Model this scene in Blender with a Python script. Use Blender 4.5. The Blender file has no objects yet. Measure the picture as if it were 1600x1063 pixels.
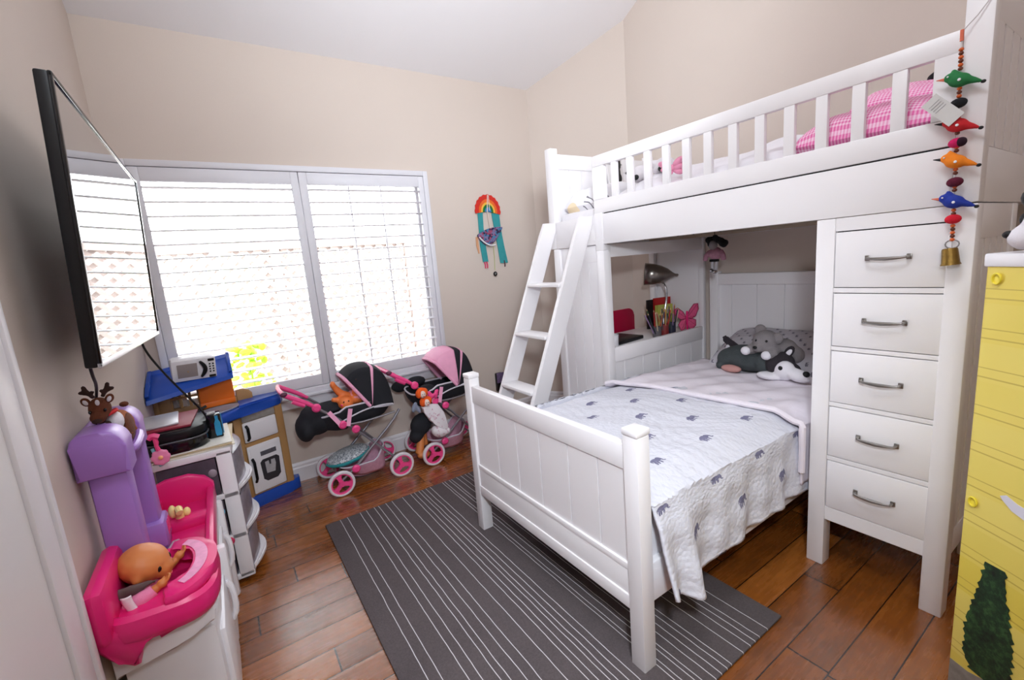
import bpy, bmesh, math, random
from mathutils import Vector, Matrix, Euler
random.seed(7)
PI = math.pi
SC = bpy.context.scene
COL = SC.collection
OFF = {}

# ------------------------------------------------------------------ materials
def lin(c):
    c = c / 255.0
    return c / 12.92 if c <= 0.04045 else ((c + 0.055) / 1.055) ** 2.4
def rgb(r, g, b):
    return (lin(r), lin(g), lin(b), 1.0)

MATS = {}
class NT:
    """tiny helper round a node tree"""
    def __init__(s, name):
        s.m = bpy.data.materials.new(name); s.m.use_nodes = True
        s.t = s.m.node_tree; s.n = s.t.nodes; s.l = s.t.links
        s.b = s.n['Principled BSDF']; s.out = s.n['Material Output']
    def new(s, typ, **kw):
        n = s.n.new(typ)
        for k, v in kw.items(): setattr(n, k, v)
        return n
    def set(s, sock, v):
        if isinstance(v, bpy.types.NodeSocket): s.l.new(v, sock)
        else: sock.default_value = v
    def math(s, op, a, b=0.0, c=None, clamp=False):
        n = s.new('ShaderNodeMath', operation=op, use_clamp=clamp)
        s.set(n.inputs[0], a); s.set(n.inputs[1], b)
        if c is not None: s.set(n.inputs[2], c)
        return n.outputs[0]
    def mix(s, f, a, b):
        n = s.new('ShaderNodeMix', data_type='RGBA')
        s.set(n.inputs[0], f); s.set(n.inputs[6], a); s.set(n.inputs[7], b)
        return n.outputs[2]
    def noise(s, scale, detail=3, rough=0.5, vec=None):
        n = s.new('ShaderNodeTexNoise'); n.inputs['Scale'].default_value = scale
        n.inputs['Detail'].default_value = detail; n.inputs['Roughness'].default_value = rough
        if vec is not None: s.l.new(vec, n.inputs['Vector'])
        return n.outputs[0]
    def obj(s): return s.new('ShaderNodeTexCoord').outputs['Object']
    def uv(s): return s.new('ShaderNodeTexCoord').outputs['UV']
    def sep(s, v):
        n = s.new('ShaderNodeSeparateXYZ'); s.l.new(v, n.inputs[0]); return n.outputs
    def bump(s, h, strength=0.2, dist=0.01):
        n = s.new('ShaderNodeBump'); n.inputs['Strength'].default_value = strength
        n.inputs['Distance'].default_value = dist; s.l.new(h, n.inputs['Height'])
        s.l.new(n.outputs[0], s.b.inputs['Normal']); return n

def mat(name, col, rough=0.5, metal=0.0, var=0.06, vs=8.0, bump=0.0, bs=60.0, spec=0.5, sheen=0.0, coat=0.0):
    """plain procedural material: base colour broken up by noise, optional bump"""
    if name in MATS: return MATS[name]
    t = NT(name); b = t.b
    c = rgb(*col)
    co = t.obj()
    f = t.noise(vs, 4, 0.55, co)
    lo = tuple(x * (1 - var) for x in c[:3]) + (1,); hi = tuple(min(1, x * (1 + var)) for x in c[:3]) + (1,)
    t.l.new(t.mix(f, lo, hi), b.inputs['Base Color'])
    b.inputs['Roughness'].default_value = rough; b.inputs['Metallic'].default_value = metal
    b.inputs['Specular IOR Level'].default_value = spec
    if sheen: b.inputs['Sheen Weight'].default_value = sheen
    if coat: b.inputs['Coat Weight'].default_value = coat; b.inputs['Coat Roughness'].default_value = 0.15
    if bump: t.bump(t.noise(bs, 3, 0.6, co), bump, 0.004)
    MATS[name] = t.m
    return t.m

# ------------------------------------------------------------------ mesh builder
def rot(*d): return Euler([math.radians(a) for a in d]).to_matrix()
def frame_from(z):
    z = Vector(z).normalized()
    a = Vector((0, 0, 1)) if abs(z.z) < 0.9 else Vector((1, 0, 0))
    x = a.cross(z).normalized(); y = z.cross(x)
    return x, y, z

class G:
    def __init__(s):
        s.bm = bmesh.new(); s.uvl = s.bm.loops.layers.uv.new('UVMap')
    def add(s, verts, faces, flip=False, mi=0):
        vs = [s.bm.verts.new(v) for v in verts]; out = []
        for f in faces:
            try:
                fc = s.bm.faces.new([vs[i] for i in f]); fc.material_index = mi; out.append(fc)
            except ValueError: pass
        return vs, out
    def box(s, x0, x1, y0, y1, z0, z1, bev=0.0, mi=0):
        return s.obox(((x0 + x1) / 2, (y0 + y1) / 2, (z0 + z1) / 2), (abs(x1 - x0), abs(y1 - y0), abs(z1 - z0)), None, bev, mi)
    def obox(s, c, size, R=None, bev=0.0, mi=0, seg=2):
        hx, hy, hz = size[0] / 2, size[1] / 2, size[2] / 2
        c = Vector(c); vs = []
        for dx in (-1, 1):
            for dy in (-1, 1):
                for dz in (-1, 1):
                    v = Vector((dx * hx, dy * hy, dz * hz))
                    vs.append(c + (R @ v if R is not None else v))
        F = [(0, 1, 3, 2), (4, 6, 7, 5), (0, 4, 5, 1), (2, 3, 7, 6), (0, 2, 6, 4), (1, 5, 7, 3)]
        nv, nf = s.add(vs, F, mi=mi)
        if bev > 0:
            bev = min(bev, 0.49 * min(size))
            es = list({e for f in nf for e in f.edges})
            r = bmesh.ops.bevel(s.bm, geom=es, offset=bev, segments=seg, affect='EDGES', profile=0.5)
            for f in r['faces']: f.material_index = mi
        return s
    def cyl(s, p, q, r0, r1=None, n=16, cap=True, mi=0):
        if r1 is None: r1 = r0
        p, q = Vector(p), Vector(q); x, y, z = frame_from(q - p)
        vs = []
        for c, r in ((p, r0), (q, r1)):
            for i in range(n):
                a = 2 * PI * i / n; vs.append(c + x * (r * math.cos(a)) + y * (r * math.sin(a)))
        F = [(i, (i + 1) % n, n + (i + 1) % n, n + i) for i in range(n)]
        if cap: F += [tuple(reversed(range(n))), tuple(range(n, 2 * n))]
        s.add(vs, F, mi=mi); return s
    def tube(s, pts, r, n=8, closed=False, mi=0, smooth=0):
        pts = [Vector(p) for p in pts]
        for _ in range(smooth):
            q = [] if closed else [pts[0]]
            m = len(pts)
            for i in range(m if closed else m - 1):
                a, b = pts[i], pts[(i + 1) % m]
                q += [a * .75 + b * .25, a * .25 + b * .75]
            if not closed: q.append(pts[-1])
            pts = q
        m = len(pts); rs = r if isinstance(r, (list, tuple)) else [r] * m
        if len(rs) != m: rs = [rs[min(len(rs) - 1, int(i * len(rs) / m))] for i in range(m)]
        vs = []; px = None
        for i, p in enumerate(pts):
            if closed: d = pts[(i + 1) % m] - pts[i - 1]
            else: d = pts[min(i + 1, m - 1)] - pts[max(i - 1, 0)]
            if d.length < 1e-9: d = Vector((0, 0, 1))
            d.normalize()
            if px is None: x, y, _ = frame_from(d)
            else:
                x = px - d * px.dot(d)
                if x.length < 1e-6: x, y, _ = frame_from(d)
                x.normalize(); y = d.cross(x)
            px = x
            for k in range(n):
                a = 2 * PI * k / n; vs.append(p + x * (rs[i] * math.cos(a)) + y * (rs[i] * math.sin(a)))
        F = []
        for i in range(m if closed else m - 1):
            j = (i + 1) % m
            for k in range(n): F.append((i * n + k, i * n + (k + 1) % n, j * n + (k + 1) % n, j * n + k))
        if not closed: F += [tuple(reversed(range(n))), tuple(range((m - 1) * n, m * n))]
        s.add(vs, F, mi=mi); return s
    def lathe(s, prof, o=(0, 0, 0), ax=(0, 0, 1), n=24, mi=0, cap=True):
        x, y, z = frame_from(ax); o = Vector(o); vs = []
        for r, h in prof:
            for k in range(n):
                a = 2 * PI * k / n; vs.append(o + x * (r * math.cos(a)) + y * (r * math.sin(a)) + z * h)
        m = len(prof); F = []
        for i in range(m - 1):
            for k in range(n): F.append((i * n + k, i * n + (k + 1) % n, (i + 1) * n + (k + 1) % n, (i + 1) * n + k))
        if cap: F += [tuple(reversed(range(n))), tuple(range((m - 1) * n, m * n))]
        s.add(vs, F, mi=mi); return s
    def ell(s, c, r, R=None, n=16, mi=0):
        if not isinstance(r, (tuple, list)): r = (r, r, r)
        c = Vector(c); m = max(6, n // 2); vs = []; F = []
        tr = lambda v: c + (R @ v if R is not None else v)
        vs.append(tr(Vector((0, 0, r[2]))))
        for i in range(1, m):
            t = PI * i / m
            for k in range(n):
                a = 2 * PI * k / n
                vs.append(tr(Vector((r[0] * math.sin(t) * math.cos(a), r[1] * math.sin(t) * math.sin(a), r[2] * math.cos(t)))))
        vs.append(tr(Vector((0, 0, -r[2]))))
        for k in range(n): F.append((0, 1 + k, 1 + (k + 1) % n))
        for i in range(m - 2):
            for k in range(n): F.append((1 + i * n + k, 1 + (i + 1) * n + k, 1 + (i + 1) * n + (k + 1) % n, 1 + i * n + (k + 1) % n))
        L = len(vs) - 1; b = 1 + (m - 2) * n
        for k in range(n): F.append((L, b + (k + 1) % n, b + k))
        s.add(vs, F, mi=mi); return s
    def prism(s, poly, o, u, v, w, bev=0.0, mi=0):
        """polygon (a,b) -> o+u*a+v*b, extruded by vector w"""
        o, u, v, w = Vector(o), Vector(u), Vector(v), Vector(w); n = len(poly)
        a = [o + u * p[0] + v * p[1] for p in poly]; vs = a + [p + w for p in a]
        F = [tuple(range(n)), tuple(reversed(range(n, 2 * n)))] + [(i, n + i, n + (i + 1) % n, (i + 1) % n) for i in range(n)]
        nv, nf = s.add(vs, F, mi=mi)
        if bev > 0:
            es = list({e for f in nf[:2] for e in f.edges})
            r = bmesh.ops.bevel(s.bm, geom=es, offset=bev, segments=2, affect='EDGES', profile=0.5)
            for f in r['faces']: f.material_index = mi
        return s
    def grid(s, fn, nu, nv, uvs=None, mi=0, wrap=False):
        """fn(a,b) -> point, a,b in 0..1; uvs(a,b) -> uv"""
        vs = [s.bm.verts.new(fn(i / nu, j / nv)) for i in range(nu + 1) for j in range(nv + 1)]
        for i in range(nu):
            for j in range(nv):
                ids = [(i, j), (i + 1, j), (i + 1, j + 1), (i, j + 1)]
                try: f = s.bm.faces.new([vs[a * (nv + 1) + b] for a, b in ids])
                except ValueError: continue
                f.material_index = mi
                if uvs:
                    for lp, (a, b) in zip(f.loops, ids): lp[s.uvl].uv = uvs(a / nu, b / nv)
        return s

def put(o, props):
    for k, v in props.items():
        if v is not None: o[k] = v

def thing(name, label, cat, loc=(0, 0, 0), rotz=0.0, group=None, local=False, kind=None):
    o = bpy.data.objects.new(name, None); COL.objects.link(o)
    o.empty_display_size = 0.05
    o.location = loc; o.rotation_euler = (0, 0, rotz)
    put(o, dict(label=label, category=cat, group=group, kind=kind))
    OFF[o.name] = Vector((0, 0, 0)) if local else Vector(loc)
    return o

def obj(name, g, m, parent=None, label=None, cat=None, group=None, kind=None, smooth=True, bevel=0.0, solid=0.0,
        subd=0, remesh=0.0, angle=35, disp=None, soff=-1.0, local=False, origin=None):
    bm = g.bm
    bmesh.ops.recalc_face_normals(bm, faces=bm.faces) if not getattr(g, 'keep', False) else None
    if parent is not None: off = OFF[parent.name]
    else:
        if origin is not None: off = Vector(origin)
        else:
            xs = [v.co.x for v in bm.verts]; ys = [v.co.y for v in bm.verts]; zs = [v.co.z for v in bm.verts]
            off = Vector(((min(xs) + max(xs)) / 2, (min(ys) + max(ys)) / 2, min(zs)))
    if off.length > 0: bmesh.ops.translate(bm, verts=bm.verts, vec=-off)
    me = bpy.data.meshes.new(name); bm.to_mesh(me); bm.free()
    for x in (m if isinstance(m, (list, tuple)) else [m]): me.materials.append(x)
    o = bpy.data.objects.new(name, me); COL.objects.link(o)
    if smooth:
        me.polygons.foreach_set('use_smooth', [True] * len(me.polygons))
        if not remesh and not subd: me.set_sharp_from_angle(angle=math.radians(angle))
    if remesh:
        md = o.modifiers.new('fuse', 'REMESH'); md.mode = 'VOXEL'; md.voxel_size = remesh; md.use_smooth_shade = True
        sm = o.modifiers.new('soft', 'SMOOTH'); sm.factor = 0.5; sm.iterations = 4
    if solid:
        md = o.modifiers.new('thick', 'SOLIDIFY'); md.thickness = solid; md.offset = soff
    if bevel:
        md = o.modifiers.new('edge', 'BEVEL'); md.width = bevel; md.segments = 2; md.limit_method = 'ANGLE'; md.angle_limit = math.radians(40)
    if subd:
        md = o.modifiers.new('round', 'SUBSURF'); md.levels = subd; md.render_levels = subd
    if parent is not None:
        o.parent = parent; OFF[o.name] = OFF[parent.name]
    else:
        o.location = off; OFF[o.name] = off
    put(o, dict(label=label, category=cat, group=group, kind=kind))
    return o

def rrect(w, h, r, n=5):
    """rounded rectangle polygon centred on 0"""
    p = []
    for cx, cy, a0 in ((w / 2 - r, h / 2 - r, 0), (-w / 2 + r, h / 2 - r, 90), (-w / 2 + r, -h / 2 + r, 180), (w / 2 - r, -h / 2 + r, 270)):
        for i in range(n + 1):
            a = math.radians(a0 + 90 * i / n); p.append((cx + r * math.cos(a), cy + r * math.sin(a)))
    return p

X, Y, Z = Vector((1, 0, 0)), Vector((0, 1, 0)), Vector((0, 0, 1))

# ------------------------------------------------------------------ shared materials
WALLC = (211, 198, 188)
M_wall = mat('wall_paint', WALLC, 0.75, var=0.015, vs=3, bump=0.12, bs=180, spec=0.2)
M_ceil = mat('ceiling_paint', (236, 233, 234), 0.9, var=0.01, vs=3, bump=0.15, bs=220, spec=0.1)
M_white = mat('white_lacquer', (236, 233, 235), 0.38, var=0.012, vs=5, bump=0.02, bs=25)
M_trim = mat('white_trim', (228, 226, 230), 0.4, var=0.01, vs=5)
M_shutter = mat('shutter_white', (222, 221, 227), 0.42, var=0.01, vs=5)
M_shade_bolt = mat('gap_shade_and_bolts', (28, 26, 28), 0.8)  # near-black for painted shade in gaps, and for the bolt heads
M_under = mat('raw_slat_wood', (196, 180, 160), 0.7, var=0.12, vs=12)
M_chrome = mat('brushed_nickel', (178, 176, 178), 0.24, metal=1.0, var=0.05, vs=40)
M_black = mat('black_plastic', (14, 13, 16), 0.42, spec=0.35)
M_gloss = mat('gloss_black', (10, 10, 13), 0.12)
M_hot = mat('hot_pink_plastic', (226, 34, 116), 0.3, var=0.03)
M_pink = mat('pink_fabric', (234, 138, 178), 0.8, var=0.08, vs=30, bump=0.2, bs=300)
M_pinkpl = mat('bright_pink_plastic', (236, 72, 134), 0.35, var=0.03)
M_purple = mat('lilac_plastic', (160, 116, 196), 0.36, var=0.03)
M_wpl = mat('white_plastic', (232, 230, 234), 0.35, var=0.02)
M_blue = mat('blue_plastic', (30, 78, 178), 0.35, var=0.05)
M_tan = mat('tan_plastic', (176, 134, 84), 0.5, var=0.08, vs=14)
M_orange = mat('orange_plastic', (240, 116, 22), 0.4, var=0.04)
M_navy = mat('black_fabric', (24, 25, 32), 0.85, var=0.2, vs=60, bump=0.3, bs=300)
M_skin = mat('doll_skin', (206, 124, 66), 0.5, var=0.04)
M_wfab = mat('white_fabric', (232, 229, 233), 0.9, var=0.03, vs=20, bump=0.35, bs=40)
M_tube = mat('grey_metal_tube', (150, 148, 156), 0.35, metal=0.7)

# ------------------------------------------------------------------ room
H0 = 2.806; SL = 0.508          # back-wall height, ceiling slope
XR, X2, Y2 = 2.88, 3.365, -0.67
YF = -4.7; YT = -2.3            # front wall, where the slope ends
ZT = H0 - SL * YT
def floor_mat():
    t = NT('hardwood_planks'); co = t.obj(); sx = t.sep(co)
    pw, pl = 0.1262, 0.92
    yy = t.math('DIVIDE', t.math('ADD', sx[1], 0.005), pw)
    row = t.math('FLOOR', yy); fy = t.math('FRACT', yy)
    wn = t.new('ShaderNodeTexWhiteNoise', noise_dimensions='1D'); t.l.new(row, wn.inputs['W'])
    xx = t.math('ADD', t.math('DIVIDE', sx[0], pl), t.math('MULTIPLY', wn.outputs[0], 1.0))
    colm = t.math('FLOOR', xx); fx = t.math('FRACT', xx)
    cv = t.new('ShaderNodeCombineXYZ'); t.l.new(row, cv.inputs[0]); t.l.new(colm, cv.inputs[1])
    w2 = t.new('ShaderNodeTexWhiteNoise', noise_dimensions='2D'); t.l.new(cv.outputs[0], w2.inputs['Vector'])
    ey = t.math('MINIMUM', fy, t.math('SUBTRACT', 1.0, fy)); ex = t.math('MINIMUM', fx, t.math('SUBTRACT', 1.0, fx))
    gy = t.math('LESS_THAN', ey, 0.017); gx = t.math('LESS_THAN', ex, 0.0035)
    gap = t.math('MAXIMUM', gy, gx)
    mp = t.new('ShaderNodeMapping'); t.l.new(co, mp.inputs[0]); mp.inputs['Scale'].default_value = (3.0, 26.0, 1.0)
    sh = t.new('ShaderNodeVectorMath', operation='ADD'); t.l.new(mp.outputs[0], sh.inputs[0])
    cs = t.new('ShaderNodeCombineXYZ'); t.l.new(t.math('MULTIPLY', w2.outputs[0], 40.0), cs.inputs[0]); t.l.new(cs.outputs[0], sh.inputs[1])
    gr = t.noise(1.6, 8, 0.62, sh.outputs[0])
    blot = t.noise(7.0, 4, 0.6, co)
    f = t.math('ADD', t.math('MULTIPLY', gr, 0.5), t.math('ADD', t.math('MULTIPLY', w2.outputs[0], 0.24), t.math('MULTIPLY', blot, 0.34)))
    rp = t.new('ShaderNodeValToRGB'); t.l.new(f, rp.inputs[0])
    e = rp.color_ramp.elements
    e[0].position = 0.22; e[0].color = rgb(70, 40, 18); e[1].position = 0.9; e[1].color = rgb(190, 116, 50)
    m2 = e.new(0.52); m2.color = rgb(132, 72, 22)
    t.l.new(t.mix(gap, rp.outputs[0], rgb(38, 18, 8)), t.b.inputs['Base Color'])
    t.b.inputs['Roughness'].default_value = 0.33
    t.l.new(t.math('ADD', 0.17, t.math('MULTIPLY', gr, 0.2)), t.b.inputs['Roughness']); t.b.inputs['Specular IOR Level'].default_value = 0.6
    t.b.inputs['Coat Weight'].default_value = 1.0; t.b.inputs['Coat Roughness'].default_value = 0.24; t.b.inputs['Coat IOR'].default_value = 1.62
    hh = t.math('ADD', t.math('MULTIPLY', t.math('MINIMUM', t.math('MULTIPLY', ey, 9.0), 1.0), 0.8), t.math('MULTIPLY', gr, 0.5))
    t.bump(hh, 0.35, 0.004)
    return t.m
M_floor = floor_mat()
g = G(); g.box(-0.1, 3.6, YF - 0.1, 0.1, -0.08, 0.0)
obj('floor', g, M_floor, kind='structure', smooth=False, origin=(0, 0, 0))

# walls : left, back (with the window opening), angled corner, right, front
WX0, WX1, WZ0, WZ1 = 0.10, 1.83, 0.66, 2.06
def wall(name, g): return obj(name, g, M_wall, kind='structure', smooth=False)
T = 0.1
g = G()
g.prism([(0, 0), (YF, 0), (YF, ZT), (YT, ZT), (0, H0)], (-T, 0, 0), Y, Z, X * T); wall('wall_left', g)
g = G()
g.box(-T, WX0, 0, T, 0, H0); g.box(WX1, XR + 0.05, 0, T, 0, H0); g.box(WX0, WX1, 0, T, 0, WZ0); g.box(WX0, WX1, 0, T, WZ1, H0)
wall('wall_back', g)
ZC = H0 - SL * Y2
g = G()
u = Vector((X2 - XR, Y2, 0)); L = u.length; u.normalize(); nrm = Vector((-u.y, u.x, 0))
nrm = nrm if nrm.x > 0 else -nrm
g.prism([(0, 0), (L, 0), (L, ZC), (0, H0)], (XR, 0, 0), u, Z, nrm * T); wall('wall_corner', g)
g = G()
g.prism([(Y2, 0), (YF, 0), (YF, ZT), (YT, ZT), (Y2, ZC)], (X2, 0, 0), Y, Z, X * T); wall('wall_right', g)
g = G(); g.box(-T, X2 + T, YF - T, YF, 0, ZT); wall('wall_front', g)
# ceiling : slopes up from the back wall, then level
g = G()
n0 = Vector((0, SL, 1)).normalized()
g.prism([(0.1, H0 - SL * 0.1), (YT, ZT), (YF - T, ZT), (YF - T, ZT + T), (YT, ZT + T), (0.1, H0 - SL * 0.1 + T * 1.12)], (-T, 0, 0), Y, Z, X * (X2 + 2 * T))
obj('ceiling', g, M_ceil, kind='structure', smooth=False)

def base_run(name, p, q, inward):
    p, q, w = Vector(p), Vector(q), Vector(inward).normalized()
    d = (q - p); L = d.length; d.normalize()
    prof = [(0.0, 0.0), (0.016, 0.0), (0.016, 0.095), (0.011, 0.105), (0.011, 0.118), (0.005, 0.132), (0.0, 0.134)]
    g = G(); g.prism(prof, p, w, Z, d * L); obj(name, g, M_trim, kind='structure', smooth=False)
base_run('baseboard_back', (0, 0, 0), (XR, 0, 0), -Y)
base_run('baseboard_left', (0, 0, 0), (0, -1.95, 0), X)
base_run('baseboard_corner', (XR, 0, 0), (X2, Y2, 0), -nrm)
base_run('baseboard_right', (X2, Y2, 0), (X2, YF, 0), -X)

# door in the left wall, nearest the camera
d1 = obj('door_1', G().box(0.0, 0.012, -3.0, -2.075, 0.0, 2.03, 0.004), mat('door_paint', (224, 222, 222), 0.45, var=0.01), kind='structure')
g = G(); g.box(0.0, 0.02, -2.075, -1.99, 0, 2.115, 0.005); g.box(0, 0.027, -1.99, -1.965, 0, 2.14, 0.006)
g.box(0.0, 0.02, -3.1, -3.0, 0, 2.115, 0.005); g.box(0.0, 0.02, -3.0, -2.075, 2.03, 2.115, 0.005); g.box(0, 0.027, -3.12, -1.965, 2.115, 2.14, 0.006)
obj('trim_1', g, M_trim, kind='structure')

# ------------------------------------------------------------------ window with plantation shutters
win = thing('window_1', None, None, (0.965, -0.02, 0.581), kind='structure')
g = G(); FO = (0.064, 1.868, 0.610, 2.100)
x0, x1, z0, z1 = FO; fw = 0.036
g.box(x0, x0 + fw, -0.035, 0.0, z0, z1, 0.004); g.box(x1 - fw, x1, -0.035, 0.0, z0, z1, 0.004)
g.box(x0 + fw, x1 - fw, -0.035, 0.0, z1 - fw, z1, 0.004); g.box(x0 + fw, x1 - fw, -0.035, 0.0, z0, z0 + fw, 0.004)
obj('outer_frame', g, M_shutter, win)
g = G(); g.box(0.03, 1.90, -0.055, 0.0, 0.588, 0.610, 0.006); g.box(0.045, 1.885, -0.03, 0.0, 0.52, 0.588, 0.006)
obj('sill', g, M_shutter, win)
def shutter(xa, xb, ol, orr, zb, zt):
    g = G(); ya, yb = -0.03, 0.0
    g.box(xa, ol, ya, yb, z0 + fw + 0.003, z1 - fw - 0.003, 0.003); g.box(orr, xb, ya, yb, z0 + fw + 0.003, z1 - fw - 0.003, 0.003)
    g.box(ol, orr, ya, yb, z0 + fw + 0.003, zb, 0.003); g.box(ol, orr, ya, yb, zt, z1 - fw - 0.003, 0.003)
    p = obj('shutter_panel', g, M_shutter, win)
    g = G(); n = 16; pit = 0.0795
    for i in range(n):
        zc = 1.952 - i * pit
        if zc < zb + 0.01: break
        prof = [(0.043 * math.cos(a), 0.0052 * math.sin(a)) for a in [2 * PI * k / 12 for k in range(12)]]
        th = math.radians(2)
        pr = [(a * math.cos(th) - b * math.sin(th), a * math.sin(th) + b * math.cos(th)) for a, b in prof]
        g.prism(pr, (ol + 0.002, -0.015, zc), Y, Z, X * (orr - ol - 0.004))
    obj('louvers', g, M_shutter, p, angle=60)
    return p
shutter(0.102, 0.960, 0.150, 0.915, 0.722, 1.985)
shutter(0.964, 1.830, 1.013, 1.790, 0.722, 1.985)
def glass():
    t = NT('window_glass'); n = t.n
    tr = n.new('ShaderNodeBsdfTransparent'); gl = n.new('ShaderNodeBsdfGlossy'); gl.inputs['Roughness'].default_value = 0.02
    fr = n.new('ShaderNodeFresnel'); fr.inputs[0].default_value = 1.45
    nz = t.noise(2.0); tr.inputs[0].default_value = (0.97, 0.985, 0.98, 1)
    mx = n.new('ShaderNodeMixShader'); t.l.new(fr.outputs[0], mx.inputs[0]); t.l.new(tr.outputs[0], mx.inputs[1]); t.l.new(gl.outputs[0], mx.inputs[2])
    t.l.new(mx.outputs[0], t.out.inputs[0]); return t.m
M_glass = glass()
g = G(); g.box(WX0, WX1, 0.085, 0.089, WZ0, WZ1); obj('pane', g, M_glass, win, smooth=False)
g = G(); g.box(WX0, WX0 + 0.03, 0.07, 0.1, WZ0, WZ1); g.box(WX1 - 0.03, WX1, 0.07, 0.1, WZ0, WZ1)
g.box(WX0, WX1, 0.07, 0.1, WZ0, WZ0 + 0.035); g.box(WX0, WX1, 0.07, 0.1, WZ1 - 0.035, WZ1); g.box(0.94, 0.985, 0.07, 0.1, WZ0, WZ1)
for xx in (1.30, 1.53): g.box(xx, xx + 0.008, 0.08, 0.092, WZ0, WZ1)
obj('sash', g, M_shutter, win, smooth=False)

# outside
M_gnd = mat('pale_concrete', (196, 190, 182), 0.9, var=0.1, vs=3)
g = G(); g.box(-5, 7, 0.12, 9, -0.2, -0.02); obj('ground', g, M_gnd, kind='structure', smooth=False)
M_lat = mat('weathered_lattice', (148, 136, 133), 0.8, var=0.1, vs=10)
fe = thing('lattice_fence', 'diagonal wooden lattice fence seen faintly outside through the shutters', 'fence', (0.9, 2.2, -0.02))
def lattice():
    g = G(); s = 0.13
    xa, xb, za, zb = -2.0, 4.0, 0.25, 1.75
    for sgn, yy in ((1, 2.19), (-1, 2.21)):
        c = -4.0
        while c < 9.0:
            # x = c + sgn*(z-za)
            pa, pb = (c, za), (c + sgn * (zb - za), zb)
            lo, hi = min(pa[0], pb[0]), max(pa[0], pb[0])
            if lo >= xa and hi <= xb:
                m = Vector(((pa[0] + pb[0]) / 2, yy, (za + zb) / 2)); ln = (zb - za) * math.sqrt(2)
                g.obox(m, (ln, 0.012, 0.05), Matrix.Rotation(-sgn * PI / 4, 3, 'Y'))
            c += s
    return g
obj('lattice', lattice(), M_lat, fe, smooth=False)
g = G()
for xx in (-2.0, -0.5, 1.0, 2.5, 4.0): g.box(xx - 0.045, xx + 0.045, 2.15, 2.25, -0.02, 1.85)
g.box(-2, 4, 2.16, 2.24, 0.2, 0.28); g.box(-2, 4, 2.16, 2.24, 1.72, 1.8)
obj('frame', g, M_lat, fe, smooth=False)
g = G(); rn = random.Random(3)
for i in range(60):
    a, r = rn.uniform(0, 2 * PI), rn.uniform(0.02, 0.2)
    g.ell((0.55 + r * math.cos(a), 1.3 + 0.6 * r * math.sin(a), rn.uniform(0.3, 0.86)), (0.05, 0.03, 0.018), rot(rn.uniform(-60, 60), rn.uniform(-60, 60), rn.uniform(0, 180)), 8)
g.tube([(0.55, 1.3, -0.02), (0.55, 1.3, 0.35), (0.56, 1.3, 0.8)], 0.008)
obj('shrub', g, mat('lime_leaves', (150, 196, 40), 0.6, var=0.2), label='lime green leafy shrub outside behind the left shutter', cat='plant', remesh=0)

# ------------------------------------------------------------------ loft bed, drawer tower, desk
XL = 2.335; XB = 3.345
YE = -0.87; YR0, YR1 = -2.924, -2.861
PW = 0.06
def bead(g, o, u, v, w, W, Hh, grooves, t=0.014, gap=0.005):
    """tongue-and-groove panel: backing plus raised boards; grooves = positions along u"""
    o, u, v, w = Vector(o), Vector(u), Vector(v), Vector(w)
    g.prism([(0, 0), (W, 0), (W, Hh), (0, Hh)], o, u, v, w * (t * 0.7))
    e = [0] + sorted(grooves) + [W]
    for a, b in zip(e[:-1], e[1:]):
        a2 = a + (gap / 2 if a > 0 else 0); b2 = b - (gap / 2 if b < W else 0)
        g.prism([(a2, 0), (b2, 0), (b2, Hh), (a2, Hh)], o + w * (t * 0.6), u, v, w * (t * 0.4))

loft = thing('loft_bed', 'white twin loft bed with slatted guard rail high along the right wall', 'loft bed', ((XL + XB) / 2, -1.9, 1.43))
B = 0.004
# posts of the upper frame
def post(x0, x1, y0, y1, z0, z1, par, nm='post'):
    g = G(); g.box(x0, x1, y0, y1, z0, z1, B); obj(nm, g, M_white, par)
post(XL, XL + PW, YE - PW, YE, 1.432, 2.075, loft); post(XB - PW, XB, YE - PW, YE, 1.432, 2.075, loft)
post(XL, XL + PW, YR0, YR1, 1.434, 2.24, loft); post(XB - PW, XB, YR0, YR1, 1.434, 2.24, loft)
for x0 in (XL + 0.02, XB - 0.045):
    pass
g = G(); g.box(XL + 0.001, XL + 0.036, YR1, YE - PW, 1.432, 1.6045, 0.002); obj('side_rail', g, M_white, loft)
obj('rail_gap_shade', G().box(XL + 0.008, XL + 0.02, YR1 + 0.01, -1.372, 1.604, 1.6105), M_shade_bolt, loft, smooth=False)  # black strip stands in for the shade under the guard rail
g = G(); g.box(XB - 0.04, XB - 0.012, YR1, YE - PW, 1.432, 1.604, B); obj('side_rail', g, M_white, loft)
def guard(x0, x1, ya, yb, par):
    g = G(); zb, zt = 1.61, 1.934
    g.box(x0, x1, yb, ya, 1.872, zt, B); g.box(x0, x1, yb, ya, zb, 1.69, B)
    g.box(x0, x1, ya - 0.088, ya, 1.69, 1.872, 0); g.box(x0, x1, yb, yb + 0.061, 1.69, 1.872, 0)
    gr = obj('guard_rail', g, M_white, par)
    edges = [(-1.444, -1.483), (-1.552, -1.601), (-1.669, -1.718), (-1.781, -1.834), (-1.902, -1.943), (-2.012, -2.056), (-2.133, -2.17),
             (-2.246, -2.287), (-2.362, -2.397), (-2.471, -2.511), (-2.589, -2.62), (-2.699, -2.732)]
    for a, b in edges:
        m = (a + b) / 2; g = G(); g.box(x0 + 0.003, x1 - 0.003, m - 0.0195, m + 0.0195, 1.688, 1.874, 0.002); obj('baluster', g, M_white, gr)
guard(XL, XL + 0.028, -1.300, YR1, loft)
g = G(); g.box(XL - 0.003, XL + 0.03, -1.366, -1.302, 1.395, 1.612, B); g.box(XL - 0.002, XL + 0.002, -1.372, -1.296, 1.455, 1.462); obj('rail_bracket', g, M_white, loft)
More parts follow.
